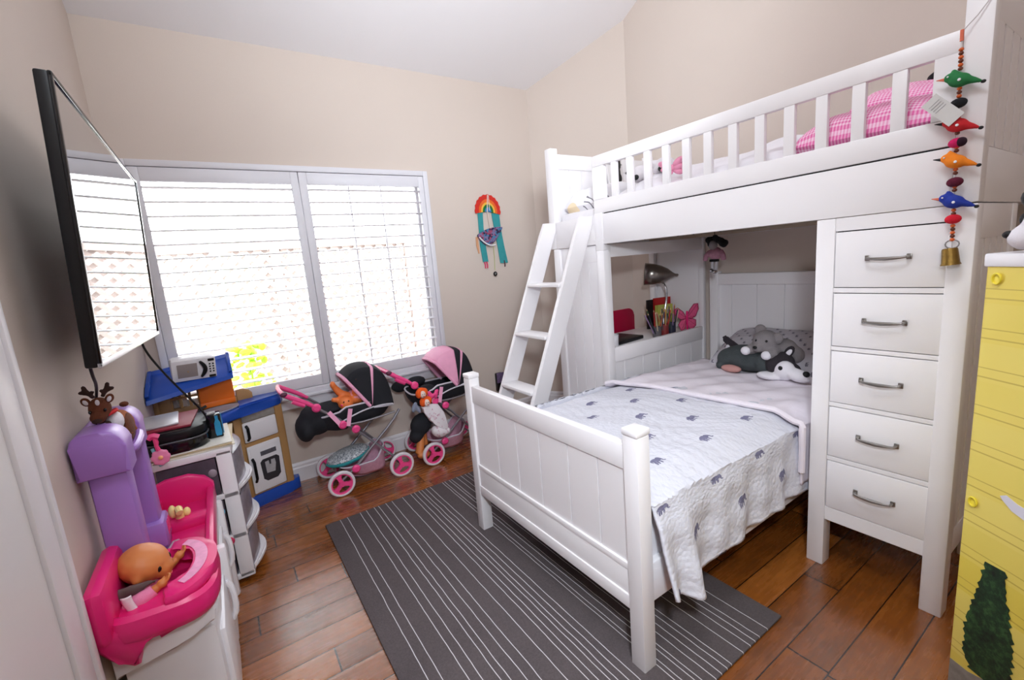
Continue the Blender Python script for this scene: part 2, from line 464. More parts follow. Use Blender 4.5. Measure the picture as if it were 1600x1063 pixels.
g = G(); g.box(XB - 0.035, XB - 0.01, YR1, YE - PW, 1.61, 1.70, B); obj('back_rail', g, M_white, loft)
# end panels with boards
g = G(); W = XB - XL - 2 * PW
bead(g, (XL + PW, YE - 0.022, 1.62), X, Z, -Y, W, 0.34, [i * W / 8 for i in range(1, 8)])
g.box(XL + PW, XB - PW, YE - 0.045, YE - 0.015, 1.95, 2.045, B); g.box(XL + PW, XB - PW, YE - 0.045, YE - 0.015, 1.434, 1.63, B)
obj('end_panel', g, M_white, loft)
g = G(); gz0 = 1.60
bead(g, (XL + PW, YR1 - 0.03, gz0), X, Z, -Y, W, 0.36, [0.10 + i * 0.105 for i in range(8)], t=0.026, gap=0.016)
g.box(XL + PW, XB - PW, YR0 + 0.006, YR1 - 0.012, 1.95, 2.20, B); g.box(XL + PW, XB - PW, YR0 + 0.006, YR1 - 0.012, 1.434, 1.60, B)
obj('end_panel', g, M_white, loft)
g = G()
for i in range(13):
    y = -1.02 - i * 0.148; g.box(XL + 0.04, XB - 0.04, y - 0.05, y + 0.05, 1.452, 1.47)
obj('slats', g, M_under, loft, smooth=False)
g = G(); g.box(XL + 0.041, XL + 0.075, YR1, YE - PW, 1.434, 1.452); g.box(XB - 0.075, XB - 0.041, YR1, YE - PW, 1.434, 1.452); obj('slat_cleat', g, M_under, loft, smooth=False)
for y in (-1.62, -1.83, -1.92, -2.06): obj('bolt_head', G().ell((XL + 0.06, y, 1.434), (0.006, 0.006, 0.004), n=8), M_shade_bolt, loft)

# drawer tower
YT0, YT1 = -2.489, -2.924
tow = thing('drawer_tower', 'tall white chest of five drawers under the near end of the loft bed', 'chest of drawers', ((XL + 2.86) / 2, (YT0 + YT1) / 2, 0))
XT = 2.88
for (x0, x1) in ((XL, XL + 0.066), (XT - 0.066, XT)):
    for (y0, y1) in ((YT0 - 0.062, YT0), (YT1, YT1 + 0.062)):
        post(x0, x1, y0, y1, 0.0, 1.43, tow, 'leg')
g = G()
fx0, fx1 = XL + 0.004, XL + 0.03
zs = [(1.378, 1.176), (1.152, 0.951), (0.929, 0.727), (0.704, 0.500), (0.476, 0.275)]
ya, yb = YT1 + 0.058, YT0 - 0.062
g.box(fx0, fx1, ya, yb, 1.382, 1.43); 
for (t0, b0), (t1, b1) in zip(zs[:-1], zs[1:]): g.box(fx0, fx1, ya, yb, t1 + 0.003, b0 - 0.003)
g.box(fx0, fx1, ya, yb, 0.213, 0.272)
g.box(XL + 0.05, XT - 0.02, ya, yb, 0.222, 0.24); g.box(XL + 0.05, XT - 0.02, ya, yb, 1.40, 1.42); g.box(XT - 0.03, XT - 0.02, ya, yb, 0.22, 1.42)
obj('face_frame', g, M_white, tow, bevel=0.0015)
for yo, sg in ((YT1 + 0.022, -1), (YT0 - 0.022, 1)):
    g = G(); WW = XT - XL - 0.132
    bead(g, (XL + 0.066, yo, 0.30), X, Z, Y * sg, WW, 1.02, [0.075 + i * 0.082 for i in range(5)], t=0.016, gap=0.016)
    g.box(XL + 0.066, XT - 0.066, yo - 0.0, yo + sg * 0.018, 1.32, 1.43, 0.002); g.box(XL + 0.066, XT - 0.066, yo, yo + sg * 0.018, 0.215, 0.31, 0.002)
    obj('side_panel', g, M_white, tow)
def handle(yc, zc):
    g = G(); L = 0.058
    for s in (-1, 1):
        g.obox((XL - 0.004, yc + s * L, zc), (0.006, 0.015, 0.019), None, 0.002)
        g.cyl((XL - 0.004, yc + s * L, zc), (XL - 0.026, yc + s * L * 0.93, zc), 0.0055, 0.004, 10)
    pts = [(XL - 0.024, yc - L * 0.96, zc), (XL - 0.027, yc - L * 0.7, zc - 0.002), (XL - 0.028, yc - L * 0.4, zc - 0.003), (XL - 0.028, yc, zc - 0.004),
           (XL - 0.028, yc + L * 0.4, zc - 0.003), (XL - 0.027, yc + L * 0.7, zc - 0.002), (XL - 0.024, yc + L * 0.96, zc)]
    g.tube(pts, [0.0035, 0.0045, 0.006, 0.0068, 0.006, 0.0045, 0.0035], 10)
    return g
M_handle = mat('antique_pewter', (150, 146, 142), 0.28, metal=1.0, var=0.15, vs=60)
for k, (zt, zb) in enumerate(zs):
    g = G(); g.box(XL + 0.002, XL + 0.022, ya + 0.003, yb - 0.003, zb, zt, 0.0015); g.box(XL + 0.022, XT - 0.08, ya + 0.012, yb - 0.012, zb + 0.006, zt - 0.03)
    d = obj('drawer', g, M_white, tow)
    obj('handle', handle((ya + yb) / 2 - 0.005, (zt + zb) / 2 + 0.003), M_handle, d)
g = G()
g.box(XL + 0.0225, XL + 0.026, ya + 0.0005, yb - 0.0005, 0.27, 1.384); obj('drawer_gap_shade', g, M_shade_bolt, tow, smooth=False)  # black sheet behind the fronts paints the shade between drawers

# desk between the loft's back end and the lower bed
dk = thing('desk', 'white built-in desk with boarded sides under the loft bed, holding lamp and pens', 'desk', ((XL + XB) / 2, -1.1, 0))
YD0, YD1 = -0.90, -1.363
for (x0, x1, y0, y1) in ((XL, XL + 0.06, YD1, YD1 + 0.06), (XL, XL + 0.06, YD0 - 0.06, YD0), (XB - 0.03, XB, YD1, YD1 + 0.04), (XB - 0.05, XB, YD0 - 0.05, YD0)):
    post(x0, x1, y0, y1, 0, 1.43, dk, 'leg')
g = G(); bead(g, (XL + 0.03, YD1 + 0.06, 0.10), Y, Z, -X, YD0 - YD1 - 0.12, 1.30, [0.085, 0.17, 0.26], t=0.014, gap=0.006)
g.box(XL + 0.014, XL + 0.045, YD1 + 0.06, YD0 - 0.06, 1.33, 1.43, B); g.box(XL + 0.014, XL + 0.045, YD1 + 0.06, YD0 - 0.06, 0.04, 0.12, B)
obj('side_panel', g, M_white, dk)
g = G(); W = XB - 0.03 - XL - 0.06
bead(g, (XL + 0.06, YD1 + 0.028, 0.10), X, Z, -Y, W, 0.62, [0.093, 0.269, 0.436, 0.609, 0.784], t=0.014, gap=0.007)
g.box(XL + 0.06, XB - 0.03, YD1 + 0.006, YD1 + 0.03, 0.70, 0.795, B)
obj('back_panel', g, M_white, dk)
g = G(); g.box(XL + 0.03, XB - 0.005, YD1 + 0.03, YD0, 0.748, 0.773, 0.003); obj('desktop', g, M_white, dk)
g = G(); g.box(XL + 0.06, XB - 0.03, YD1 + 0.006, YD1 + 0.03, 1.352, 1.43, B); g.box(XL + 0.06, XB - 0.05, YD0 - 0.03, YD0 - 0.006, 1.385, 1.43, B); obj('top_rail', g, M_white, dk)
g = G(); g.box(XB - 0.02, XB - 0.005, YD1 + 0.04, YD0 - 0.05, 0.773, 1.42); obj('wall_panel', g, M_white, dk, smooth=False)

# ladder
lad = thing('ladder', 'white wooden ladder with four treads leaning on the loft bed by the angled wall', 'ladder', (1.75, -1.09, 0))
def stringer(y0, y1):
    # side board: top leans on the loft, foot on the floor
    A = Vector((2.333, 0, 1.60)); zb = 0.0
    k = (2.335 - 1.897) / (1.569 - 0.537)
    f = lambda x, z, zz: x - k * (z - zz)
    xr0 = f(2.335, 1.569, 0.0); wd = 0.112
    poly = [(xr0 - wd, 0.0), (xr0, 0.0), (2.331, 1.555), (2.331, 1.60), (2.331 - 0.09, 1.60), (f(2.335 - wd, 1.569, 1.52), 1.52)]
    g = G(); g.prism(poly, (0, y0, 0), X, Z, Y * (y1 - y0), 0.003); return g
for y0, y1 in ((-0.945, -0.917), (-1.288, -1.26)): obj('side_board', stringer(y0, y1), M_white, lad)
for zc in (0.30, 0.612, 0.92, 1.215):
    k = (2.335 - 1.897) / (1.569 - 0.537); xr = 2.335 - k * (1.569 - zc)
    g = G(); g.box(xr - 0.128, xr - 0.01, -1.26, -0.945, zc - 0.011, zc + 0.011, 0.007); obj('tread', g, M_white, lad)

# ------------------------------------------------------------------ lower bed
YFAR = -1.468; XF = 1.353; YN0 = -2.435; YF1 = -1.329; BW = 0.057
bed = thing('bed', 'white twin bed with boarded footboard set crosswise under the loft bed', 'bed', (2.3, (YN0 + YF1) / 2, 0))
for y0 in (YN0, YF1 - BW):
    g = G(); g.box(XF, XF + BW, y0, y0 + BW, 0.0, 0.822, 0.003); g.box(XF - 0.003, XF + BW + 0.003, y0 - 0.003, y0 + BW + 0.003, 0.824, 0.847, 0.006); g.box(XF + .002, XF + BW - .002, y0 + .002, y0 + BW - .002, 0.82, 0.826)
    obj('footboard_post', g, M_white, bed)
g = G(); ya, yb = YN0 + BW, YF1 - BW; W = yb - ya
g.box(XF + 0.008, XF + 0.042, ya, yb, 0.702, 0.787, 0.004); g.box(XF + 0.008, XF + 0.042, ya, yb, 0.212, 0.372, 0.004); g.box(XF + 0.002, XF + 0.042, ya, yb, 0.212, 0.262, 0.004)
g.box(XF + 0.006, XF + 0.02, ya, yb, 0.352, 0.376, 0.003)
bead(g, (XF + 0.036, ya, 0.36), Y, Z, -X, W, 0.35, [0.131, 0.285, 0.461, 0.626, 0.793], t=0.022, gap=0.006)
obj('footboard', g, M_white, bed)
g = G(); ya, yb = -2.40, -1.43
bead(g, (3.335, ya + 0.06, 0.25), Y, Z, -X, yb - ya - 0.12, 0.86, [0.09, 0.255, 0.42, 0.59, 0.76], t=0.022, gap=0.007)
g.box(3.29, 3.335, ya + 0.05, yb - 0.05, 1.10, 1.175, B); g.box(3.285, 3.34, ya, ya + 0.06, 0, 1.19, B); g.box(3.285, 3.34, yb - 0.06, yb, 0, 1.19, B)
obj('headboard', g, M_white, bed)
for y0 in (YN0 + 0.012, YF1 - 0.04):
    g = G(); g.box(XF + BW, 3.285, y0, y0 + 0.028, 0.235, 0.375, B); obj('side_rail', g, M_white, bed)
g = G()
for i in range(12): g.box(1.52 + i * 0.15, 1.60 + i * 0.15, YN0 + 0.04, YF1 - 0.04, 0.30, 0.318)
obj('slats', g, M_under, bed, smooth=False)

g = G(); g.box(1.42, 3.27, YN0 + 0.035, YFAR - 0.03, 0.32, 0.585, 0.04)
obj('mattress', g, M_wfab, label='twin mattress of the lower bed, mostly covered by the quilt', cat='mattress')

def elephant_fabric(name, base, motif, su, sv, scale, bumpy, alt=None):
    """white cloth with little grey elephants in a staggered grid (UV in metres)"""
    t = NT(name); uv = t.sep(t.uv())
    v = t.math('DIVIDE', t.math('SUBTRACT', uv[1], 0.04), sv); row = t.math('FLOOR', v)
    par = t.math('MULTIPLY', t.math('MODULO', t.math('ADD', row, 40.0), 2.0), 0.5)
    u = t.math('ADD', t.math('DIVIDE', uv[0], su), par)
    fu = t.math('MULTIPLY', t.math('SUBTRACT', t.math('FRACT', u), 0.5), su / scale)
    fv = t.math('MULTIPLY', t.math('SUBTRACT', t.math('FRACT', v), 0.5), sv / scale)
    def ell(cx, cy, rx, ry, inv=False):
        a = t.math('DIVIDE', t.math('SUBTRACT', fu, cx), rx); b = t.math('DIVIDE', t.math('SUBTRACT', fv, cy), ry)
        return t.math('LESS_THAN', t.math('ADD', t.math('MULTIPLY', a, a), t.math('MULTIPLY', b, b)), 1.0)
    m = None
    for e in ((0, 0.1, 0.62, 0.42), (0.62, 0.22, 0.34, 0.34), (0.93, -0.02, 0.13, 0.34), (1.08, -0.32, 0.2, 0.1), (-0.42, -0.42, 0.15, 0.34), (-0.1, -0.42, 0.14, 0.34),
              (0.34, -0.42, 0.15, 0.34), (-0.68, -0.05, 0.06, 0.3)):
        k = ell(*e); m = k if m is None else t.math('MAXIMUM', m, k)
    # patterned infill
    w = t.new('ShaderNodeTexVoronoi'); w.inputs['Scale'].default_value = 130.0; t.l.new(t.uv(), w.inputs['Vector'])
    inf = t.math('GREATER_THAN', w.outputs[0], 0.18)
    m = t.math('MULTIPLY', m, t.math('ADD', 0.35, t.math('MULTIPLY', inf, 0.6)))
    nz = t.noise(6.0, 3)
    b0 = t.mix(nz, tuple(x * 0.97 for x in rgb(*base)[:3]) + (1,), rgb(*base))
    if alt:
        vv = t.new('ShaderNodeTexVoronoi'); vv.inputs['Scale'].default_value = 14.0; t.l.new(t.uv(), vv.inputs['Vector'])
    t.l.new(t.mix(m, b0, rgb(*motif)), t.b.inputs['Base Color'])
    t.b.inputs['Roughness'].default_value = 0.95; t.b.inputs['Specular IOR Level'].default_value = 0.15
    if bumpy:
        # stitched puckers
        mp = t.new('ShaderNodeMapping'); t.l.new(t.uv(), mp.inputs[0]); mp.inputs['Scale'].default_value = (1, 1, 1)
        n1 = t.new('ShaderNodeTexVoronoi', feature='F1'); n1.inputs['Scale'].default_value = 60.0; t.l.new(mp.outputs[0], n1.inputs['Vector'])
        n2 = t.noise(70.0, 3, 0.6, t.uv())
        t.bump(t.math('ADD', t.math('MULTIPLY', n1.outputs[0], -1.0), t.math('MULTIPLY', n2, 0.8)), 0.42, 0.006)
    return t.m
M_quilt = elephant_fabric('elephant_quilt_cloth', (212, 212, 221), (112, 110, 138), 0.29, 0.16, 0.033, True)
def sm(a, b, x):
    t = min(1, max(0, (x - a) / (b - a))); return t * t * (3 - 2 * t)
def wob(x, y): return 0.5 * math.sin(9.1 * x + 3 * y) + 0.5 * math.sin(14.3 * y - 5.0 * x + 1.0) + 0.35 * math.sin(31 * x + 17 * y)
QX0, QX1 = 1.416, 2.52
def hemz(x):
    pts = [(1.41, 0.30), (1.47, 0.268), (1.54, 0.240), (1.60, 0.242), (1.65, 0.262), (1.74, 0.282), (1.9, 0.292), (2.1, 0.30), (2.6, 0.29)]
    for (a, za), (b, zb) in zip(pts[:-1], pts[1:]):
        if x <= b: return za + (zb - za) * sm(a, b, x)
    return 0.29
def cover(xa, xb, ztop, near, far, hem, zfar, nu, nv, uvs, drape=1.0, y_off=0.0, foot=True):
    yt0, yt1 = near, far; rr = 0.05
    def fn(a, b):
        x = xa + (xb - xa) * a
        h = ztop - hem(x); fl = ztop - zfar
        tot = h + (yt1 - yt0) + fl; s = b * tot
        if s < h:                      # near side, from the hem up
            q = 1 - s / h              # 1 at hem
            z = hem(x) + s
            fold = math.sin(x * 21 + 1.2) * 0.5 + math.sin(x * 43 + q * 3) * 0.28
            y = yt0 - 0.012 - drape * q * (0.028 + 0.024 * fold) - y_off
            if foot: y -= sm(1.70, 1.52, x) * q * (0.034 + 0.022 * math.cos((x - 1.555) * 44))
            z -= 0.0
        elif s < h + yt1 - yt0:
            y = yt0 + (s - h); z = ztop
        else:
            q = (s - h - yt1 + yt0); y = yt1 + 0.012; z = ztop - q
        # round the long edges
        dy0, dy1 = y - yt0, yt1 - y
        if s > h * 0.98 and s < h + yt1 - yt0 + 0.01:
            z -= 0.045 * (sm(0.12, -0.01, dy0) ** 1.4) + 0.045 * sm(0.12, -0.01, dy1) ** 1.4
            z += 0.006 * wob(x, y) + 0.012 * sm(0.1, 0.5, dy0) * sm(0.1, 0.5, dy1) + 0.0022 * math.sin(70 * x + 9 * math.sin(8 * y)) * math.sin(64 * y + 6 * math.sin(9 * x))
        elif s <= h * 0.98:
            z -= 0.045 * max(0, 1 - (ztop - z) / 0.12); y -= 0.004 * wob(x, z * 3)
        return Vector((x, y, z))
    def uf(a, b):
        x = xa + (xb - xa) * a; h = ztop - hem(x); tot = h + (yt1 - yt0) + (ztop - zfar)
        return (x * 1.0, b * tot - h)
    g = G(); g.grid(fn, nu, nv, uf); return g

g = cover(QX0, QX1, 0.632, YN0 + 0.01, YFAR, hemz, 0.36, 110, 170, None)
# foot end dropping between mattress and footboard
def footfn(a, b):
    y = YN0 + 0.065 + (YFAR - YN0 - 0.1) * b
    if a < 0.3:
        t = a / 0.3 * PI / 2; return Vector((1.455 - 0.038 * math.sin(t), y, 0.588 + 0.036 * math.cos(t)))
    return Vector((1.417, y, 0.588 - 0.24 * (a - 0.3) / 0.7))
quilt = obj('quilt', g, M_quilt, label='white stitched quilt with grey elephant motifs spread over the lower bed', cat='quilt', solid=0.010, soff=-1)

M_sheet = mat('pale_sheet', (226, 218, 226), 0.95, var=0.03, vs=14, bump=0.5, bs=22, spec=0.1)
def foldx(y):   # edge of the turned-down sheet: slants across the bed
    t = (y + 1.40) / (-2.45 + 1.40); return 2.17 + 0.17 * t + 0.02 * math.sin(5 * t)
def sheet():
    g = G(); ya, yb = YN0 + 0.004, YFAR - 0.002
    def fn(a, b):
        h = 0.26; tot = h + (yb - ya); s = b * tot
        if s < h: y = ya - 0.03; z = 0.642 - (h - s)
        else: y = ya - 0.03 + (s - h) * (yb - ya + 0.03) / (yb - ya); z = 0.648
        xe = foldx(y); x = xe + (3.02 - xe) * a
        dy0, dy1 = y - ya, yb - y
        if s >= h * 0.95:
            z -= 0.045 * sm(0.10, -0.03, dy0) + 0.03 * sm(0.10, 0, dy1)
            z += 0.007 * math.sin(34 * (y + 0.35 * x) + 6 * x) * sm(0, 0.12, a) * (1 - 0.2 * a) + 0.006 * wob(x * 1.7, y) - 0.012 * a
        else:
            z -= 0.045; y += 0.006 * math.sin(x * 30) - 0.012 * sm(0.26, 0, s)
        z += 0.012 * sm(0.05, 0.0, a) * (1 if s >= h else 0)
        return Vector((x, y, z))
    g.grid(fn, 46, 90); return g
obj('sheet', sheet(), M_sheet, label='pale pink-white top sheet folded over the quilt near the plush toys', cat='sheet', solid=0.008, soff=-1)
g = G(); pts = []
for i in range(40):
    y = YFAR - 0.01 + (YN0 - 0.026 - YFAR + 0.01) * i / 39
    z = 0.652 + 0.006 * wob(2.2, y) - 0.04 * sm(0.08, -0.02, y - YN0) - 0.02 * sm(0.06, 0, YFAR - y)
    pts.append((foldx(y) - 0.002, y, z))
for k in range(5): pts.append((foldx(YN0) - 0.002, YN0 - 0.034, 0.60 - 0.05 * k))
g.tube(pts, 0.013, 8); 
obj('sheet_hem', g, M_sheet, bpy.data.objects['sheet'])

def pillow(name, c, size, R, m, label, puff=1.0, uvs=1.0, n=28, group=None, cat='pillow'):
    g = G(); sx, sy, sz = size; c = Vector(c)
    def mk(sg):
        def fn(a, b):
            u, v = a * 2 - 1, b * 2 - 1
            ex = 1 - 0.06 * (1 - abs(v)) * 0; k = (max(0, 1 - u ** 4)) ** 0.5 * (max(0, 1 - v ** 4)) ** 0.5
            pin = 1 - 0.05 * (u * u * (1 - v * v) + 0) ; pin2 = 1 - 0.05 * (v * v * (1 - u * u))
            p = Vector((u * sx / 2 * (1 - 0.06 * (1 - u * u) * v * v), v * sy / 2 * (1 - 0.06 * (1 - v * v) * u * u), sg * sz / 2 * k * (1 + 0.06 * wob(u * 0.8, v * 0.6))))
            return c + R @ p
        return fn
    for sg in (1, -1): g.grid(mk(sg), n, n, (lambda a, b: (a * sx * uvs, b * sy * uvs)))
    bmesh.ops.remove_doubles(g.bm, verts=g.bm.verts, dist=0.0008)
    return obj(name, g, m, label=label, cat=cat, group=group)
M_pillow = elephant_fabric('grey_print_pillowcase', (190, 186, 194), (112, 108, 120), 0.075, 0.036, 0.0125, False)
pillow('pillow', (3.10, -2.0, 0.715), (0.40, 0.70, 0.17), rot(0, -22, 0), M_pillow, 'grey printed pillow resting against the headboard of the lower bed')

# ------------------------------------------------------------------ bedding on the loft
g = G(); g.box(XL + 0.045, XB - 0.045, YR1 + 0.005, YE - PW - 0.005, 1.472, 1.655, 0.03)
obj('mattress', g, M_wfab, label='white twin mattress lying on the loft bed behind the guard rail', cat='mattress')
def heap(xa, xb, ya, yb, f, nu, nv):
    g = G(); g.grid(lambda a, b: Vector((xa + (xb - xa) * a, ya + (yb - ya) * b, f(xa + (xb - xa) * a, ya + (yb - ya) * b, a, b))), nu, nv); return g
def duv(x, y, a, b):
    e = min(a, 1 - a, b * 1.6, (1 - b) * 1.6); r = sm(0, 0.12, e)
    return 1.662 + r * (0.07 + 0.10 * sm(0.05, 0.5, a)) + r * 0.014 * wob(x * 1.6, y * 1.3) + r * 0.012 * math.sin(11 * y)
obj('duvet', heap(XL + 0.05, XB - 0.06, -2.50, -1.28, duv, 60, 90), mat('duvet_cloth', (238, 235, 240), 0.95, var=0.02, vs=12, bump=0.6, bs=26, spec=0.1),
    label='rumpled white duvet on the loft bed seen between the balusters', cat='duvet')
def gingham():
    t = NT('pink_gingham'); uv = t.sep(t.uv())
    a = t.math('LESS_THAN', t.math('FRACT', t.math('MULTIPLY', uv[0], 90.0)), 0.5); b = t.math('LESS_THAN', t.math('FRACT', t.math('MULTIPLY', uv[1], 90.0)), 0.5)
    f = t.math('MULTIPLY', t.math('ADD', a, b), 0.5)
    t.l.new(t.mix(f, rgb(250, 214, 232), rgb(230, 108, 170)), t.b.inputs['Base Color']); t.b.inputs['Roughness'].default_value = 0.9
    return t.m
M_ging = gingham()
pillow('gingham_pillow', (2.62, -2.60, 1.745), (0.48, 0.47, 0.19), rot(2, -8, 0), M_ging, 'pink gingham pillow on the loft bed behind the last balusters')
pillow('pillow', (2.72, -2.66, 1.845), (0.40, 0.36, 0.12), rot(8, -16, 5), M_ging, 'second pink gingham pillow propped atop the first near the loft post')
g = G(); g.ell((2.82, -2.735, 1.945), (0.05, 0.055, 0.045)); g.ell((2.80, -2.69, 1.925), (0.03, 0.03, 0.025)); g.ell((2.80, -2.77, 1.92), (0.03, 0.03, 0.03))
obj('plush_toy', g, mat('black_plush', (16, 15, 17), 0.95, var=0.3, vs=60, bump=0.6, bs=200), label='black plush toy peeping over the pink gingham pillow', cat='plush toy', remesh=0.008)
# child's white pillow with scribbles at the ladder end
def scrib():
    t = NT('drawn_pillowcase'); co = t.obj(); s = t.sep(co)
    w = t.new('ShaderNodeTexWave', wave_type='RINGS'); w.inputs['Scale'].default_value = 9.0; w.inputs['Distortion'].default_value = 9.0; w.inputs['Detail'].default_value = 1.0; t.l.new(co, w.inputs['Vector'])
    ln = t.math('GREATER_THAN', w.outputs[1], 0.86)
    def spot(cx, cy, cz, r):
        d = t.new('ShaderNodeVectorMath', operation='DISTANCE'); t.l.new(co, d.inputs[0]); d.inputs[1].default_value = (cx, cy, cz); return t.math('LESS_THAN', d.outputs['Value'], r)
    a = t.math('MULTIPLY', ln, spot(-0.18, -0.12, 0.06, 0.10))
    c1 = t.mix(a, rgb(238, 236, 240), rgb(120, 116, 124))
    c2 = t.mix(t.math('MULTIPLY', spot(-0.20, 0.07, 0.06, 0.06), 0.55), c1, rgb(244, 208, 120))
    t.l.new(c2, t.b.inputs['Base Color']); t.b.inputs['Roughness'].default_value = 0.9; return t.m
pillow('pillow', (2.66, -1.07, 1.725), (0.46, 0.30, 0.20), rot(0, -8, 0), scrib(), 'white pillow with grey scribbles and a yellow patch at the ladder opening')
# keepsakes at the head of the loft
M_swan = None
def pic():
    t = NT('swan_print'); co = t.obj(); s = t.sep(co)
    def e(cx, cz, rx, rz):
        a = t.math('DIVIDE', t.math('SUBTRACT', s[0], cx), rx); b = t.math('DIVIDE', t.math('SUBTRACT', s[2], cz), rz)
        return t.math('LESS_THAN', t.math('ADD', t.math('MULTIPLY', a, a), t.math('MULTIPLY', b, b)), 1.0)
    m = t.math('MAXIMUM', e(0.02, 0.05, 0.035, 0.04), t.math('MAXIMUM', e(0.035, 0.10, 0.014, 0.05), t.math('MAXIMUM', e(0.045, 0.15, 0.016, 0.04), e(0.0, 0.035, 0.04, 0.018))))
    bar = t.math('LESS_THAN', t.math('ABSOLUTE', t.math('SUBTRACT', s[2], 0.14)), 0.004)
    m = t.math('MAXIMUM', m, t.math('MULTIPLY', bar, 0.7))
    t.l.new(t.mix(m, rgb(216, 212, 212), rgb(22, 20, 22)), t.b.inputs['Base Color']); t.b.inputs['Roughness'].default_value = 0.6; return t.m
g = G(); g.obox((2.86, -0.985, 1.94), (0.15, 0.02, 0.19), rot(-8, 0, 0), 0.003)
obj('picture', g, pic(), label='small white picture of a black long-necked bird at the far end of the loft', cat='picture', origin=(2.86, -0.985, 1.845))
g = G(); g.box(2.775, 2.945, -0.985, -0.945, 1.655, 1.846, 0.01); obj('box', g, mat('pale_box', (220, 214, 214), 0.8), label='pale storage box behind the duvet under the black bird picture', cat='box')
pg = mat('pale_grey_plush', (212, 206, 210), 0.95, var=0.1, vs=40, bump=0.5, bs=160)
def small_plush(c, s, lab, dark):
    r = thing('plush_toy', lab, 'plush toy', (c[0], c[1], c[2] - s))
    g = G(); g.ell(c, (s * 1.1, s * 1.3, s)); g.ell((c[0] - s * .3, c[1] + s * 1.2, c[2] + s * .35), (s * .6, s * .6, s * .55)); g.ell((c[0] - s, c[1] - s * .5, c[2] - s * .5), (s * .5, s * .45, s * .4)); g.ell((c[0] - s, c[1] + s * .5, c[2] - s * .5), (s * .5, s * .45, s * .4))
    obj('body', g, pg, r, remesh=0.01)
    obj('paw_patch', G().ell((c[0] - s * 1.42, c[1] - s * .5, c[2] - s * .5), (s * .2, s * .36, s * .3)), dark, r)
    obj('nose', G().ell((c[0] - s * .85, c[1] + s * 1.3, c[2] + s * .35), (s * .14, s * .2, s * .16)), dark, r)
small_plush((2.72, -1.335, 1.845), 0.055, 'pale grey plush toy with a dark paw, third gap of the guard rail', M_black)
small_plush((2.66, -1.56, 1.845), 0.05, 'pale grey plush toy with dark paw lying beside the pink bow', M_black)
g = G()
for s in (-1, 1):
    for k in range(3): g.ell((2.50 - 0.01 * k, -1.735 + s * (0.03 + 0.008 * k), 1.79 + 0.022 * (k - 1)), (0.016, 0.036, 0.017), rot(s * 22 * (k - 1), 0, 0), 10)
g.ell((2.49, -1.735, 1.79), (0.018, 0.014, 0.016))
obj('bow', g, mat('pink_ribbon', (244, 160, 190), 0.7), label='pale pink ribbon bow lying on the white duvet', cat='bow')

# ------------------------------------------------------------------ plush toys on the lower bed
dog = thing('plush_dog', 'dark grey and white plush dog with pointed snout lying across the lower bed', 'plush toy', (2.86, -2.0, 0.64))
M_dg = mat('charcoal_plush', (64, 70, 72), 0.95, var=0.25, vs=26, bump=0.6, bs=180)
M_dk = mat('dark_brown_plush', (44, 38, 44), 0.95, var=0.3, vs=30, bump=0.6, bs=180)
M_wp = mat('white_plush', (228, 224, 230), 0.95, var=0.05, vs=30, bump=0.4, bs=180)
M_gb = mat('grey_teddy_plush', (128, 122, 124), 0.95, var=0.15, vs=40, bump=0.7, bs=160)
g = G(); g.ell((2.88, -1.93, 0.715), (0.085, 0.16, 0.078)); g.ell((2.88, -1.83, 0.70), (0.08, 0.08, 0.065)); g.ell((2.86, -2.05, 0.71), (0.08, 0.06, 0.07)); g.ell((2.84, -1.80, 0.665), (0.05, 0.035, 0.03))
obj('body', g, M_dg, dog, remesh=0.009)
g = G(); g.ell((2.845, -2.12, 0.715), (0.075, 0.075, 0.07)); g.ell((2.825, -2.19, 0.712), (0.03, 0.05, 0.025), rot(20, 0, 0)); g.ell((2.80, -2.235, 0.70), (0.016, 0.05, 0.012), rot(22, 0, 0))
obj('head', g, M_dk, dog, remesh=0.008)
g = G(); g.ell((2.798, -2.17, 0.694), (0.044, 0.052, 0.054)); g.ell((2.788, -2.235, 0.682), (0.038, 0.060, 0.034), rot(14, 0, 0)); g.ell((2.79, -2.10, 0.657), (0.045, 0.075, 0.022)); g.ell((2.785, -2.275, 0.668), (0.022, 0.02, 0.018))
obj('muzzle', g, M_wp, dog, remesh=0.007)
obj('nose', G().ell((2.782, -2.278, 0.694), (0.018, 0.017, 0.016)), M_black, dog)
obj('eye', G().ell((2.759, -2.165, 0.715), (0.007, 0.011, 0.012)), M_gloss, dog)
def ear(c, R, s=1.0, inner=True):
    g = G(); g.ell(c, (0.012 * s, 0.022 * s, 0.038 * s), R, 12); return g
e1 = obj('ear', ear((2.86, -2.16, 0.783), rot(35, 0, 0)), M_dk, dog)
obj('inner_ear', G().ell((2.849, -2.163, 0.779), (0.007, 0.012, 0.025), rot(35, 0, 0), 10), M_wp, e1)
g = G(); g.tube([(2.92, -1.865, 0.74), (2.92, -1.82, 0.765), (2.92, -1.775, 0.80), (2.92, -1.76, 0.82)], [0.022, 0.024, 0.02, 0.012], 10, smooth=1); tl = obj('tail', g, M_dk, dog)
obj('tail_patch', G().ell((2.912, -1.80, 0.765), (0.016, 0.028, 0.018), rot(-40, 0, 0)), M_wp, tl)
obj('belly', G().ell((2.80, -1.875, 0.661), (0.03, 0.06, 0.022)), mat('dusty_pink_plush', (190, 140, 134), 0.95), dog)
bear = thing('teddy_bear', 'small grey teddy bear sprawled on top of the dark plush dog', 'plush toy', (2.87, -2.03, 0.77))
g = G(); hc = Vector((2.85, -2.045, 0.83)); g.ell(hc, (0.066, 0.068, 0.064)); g.ell(hc + Vector((-0.05, 0.012, -0.028)), (0.035, 0.032, 0.027)); g.ell((2.92, -2.10, 0.785), (0.075, 0.07, 0.055)); g.ell((2.94, -2.15, 0.75), (0.05, 0.05, 0.05))
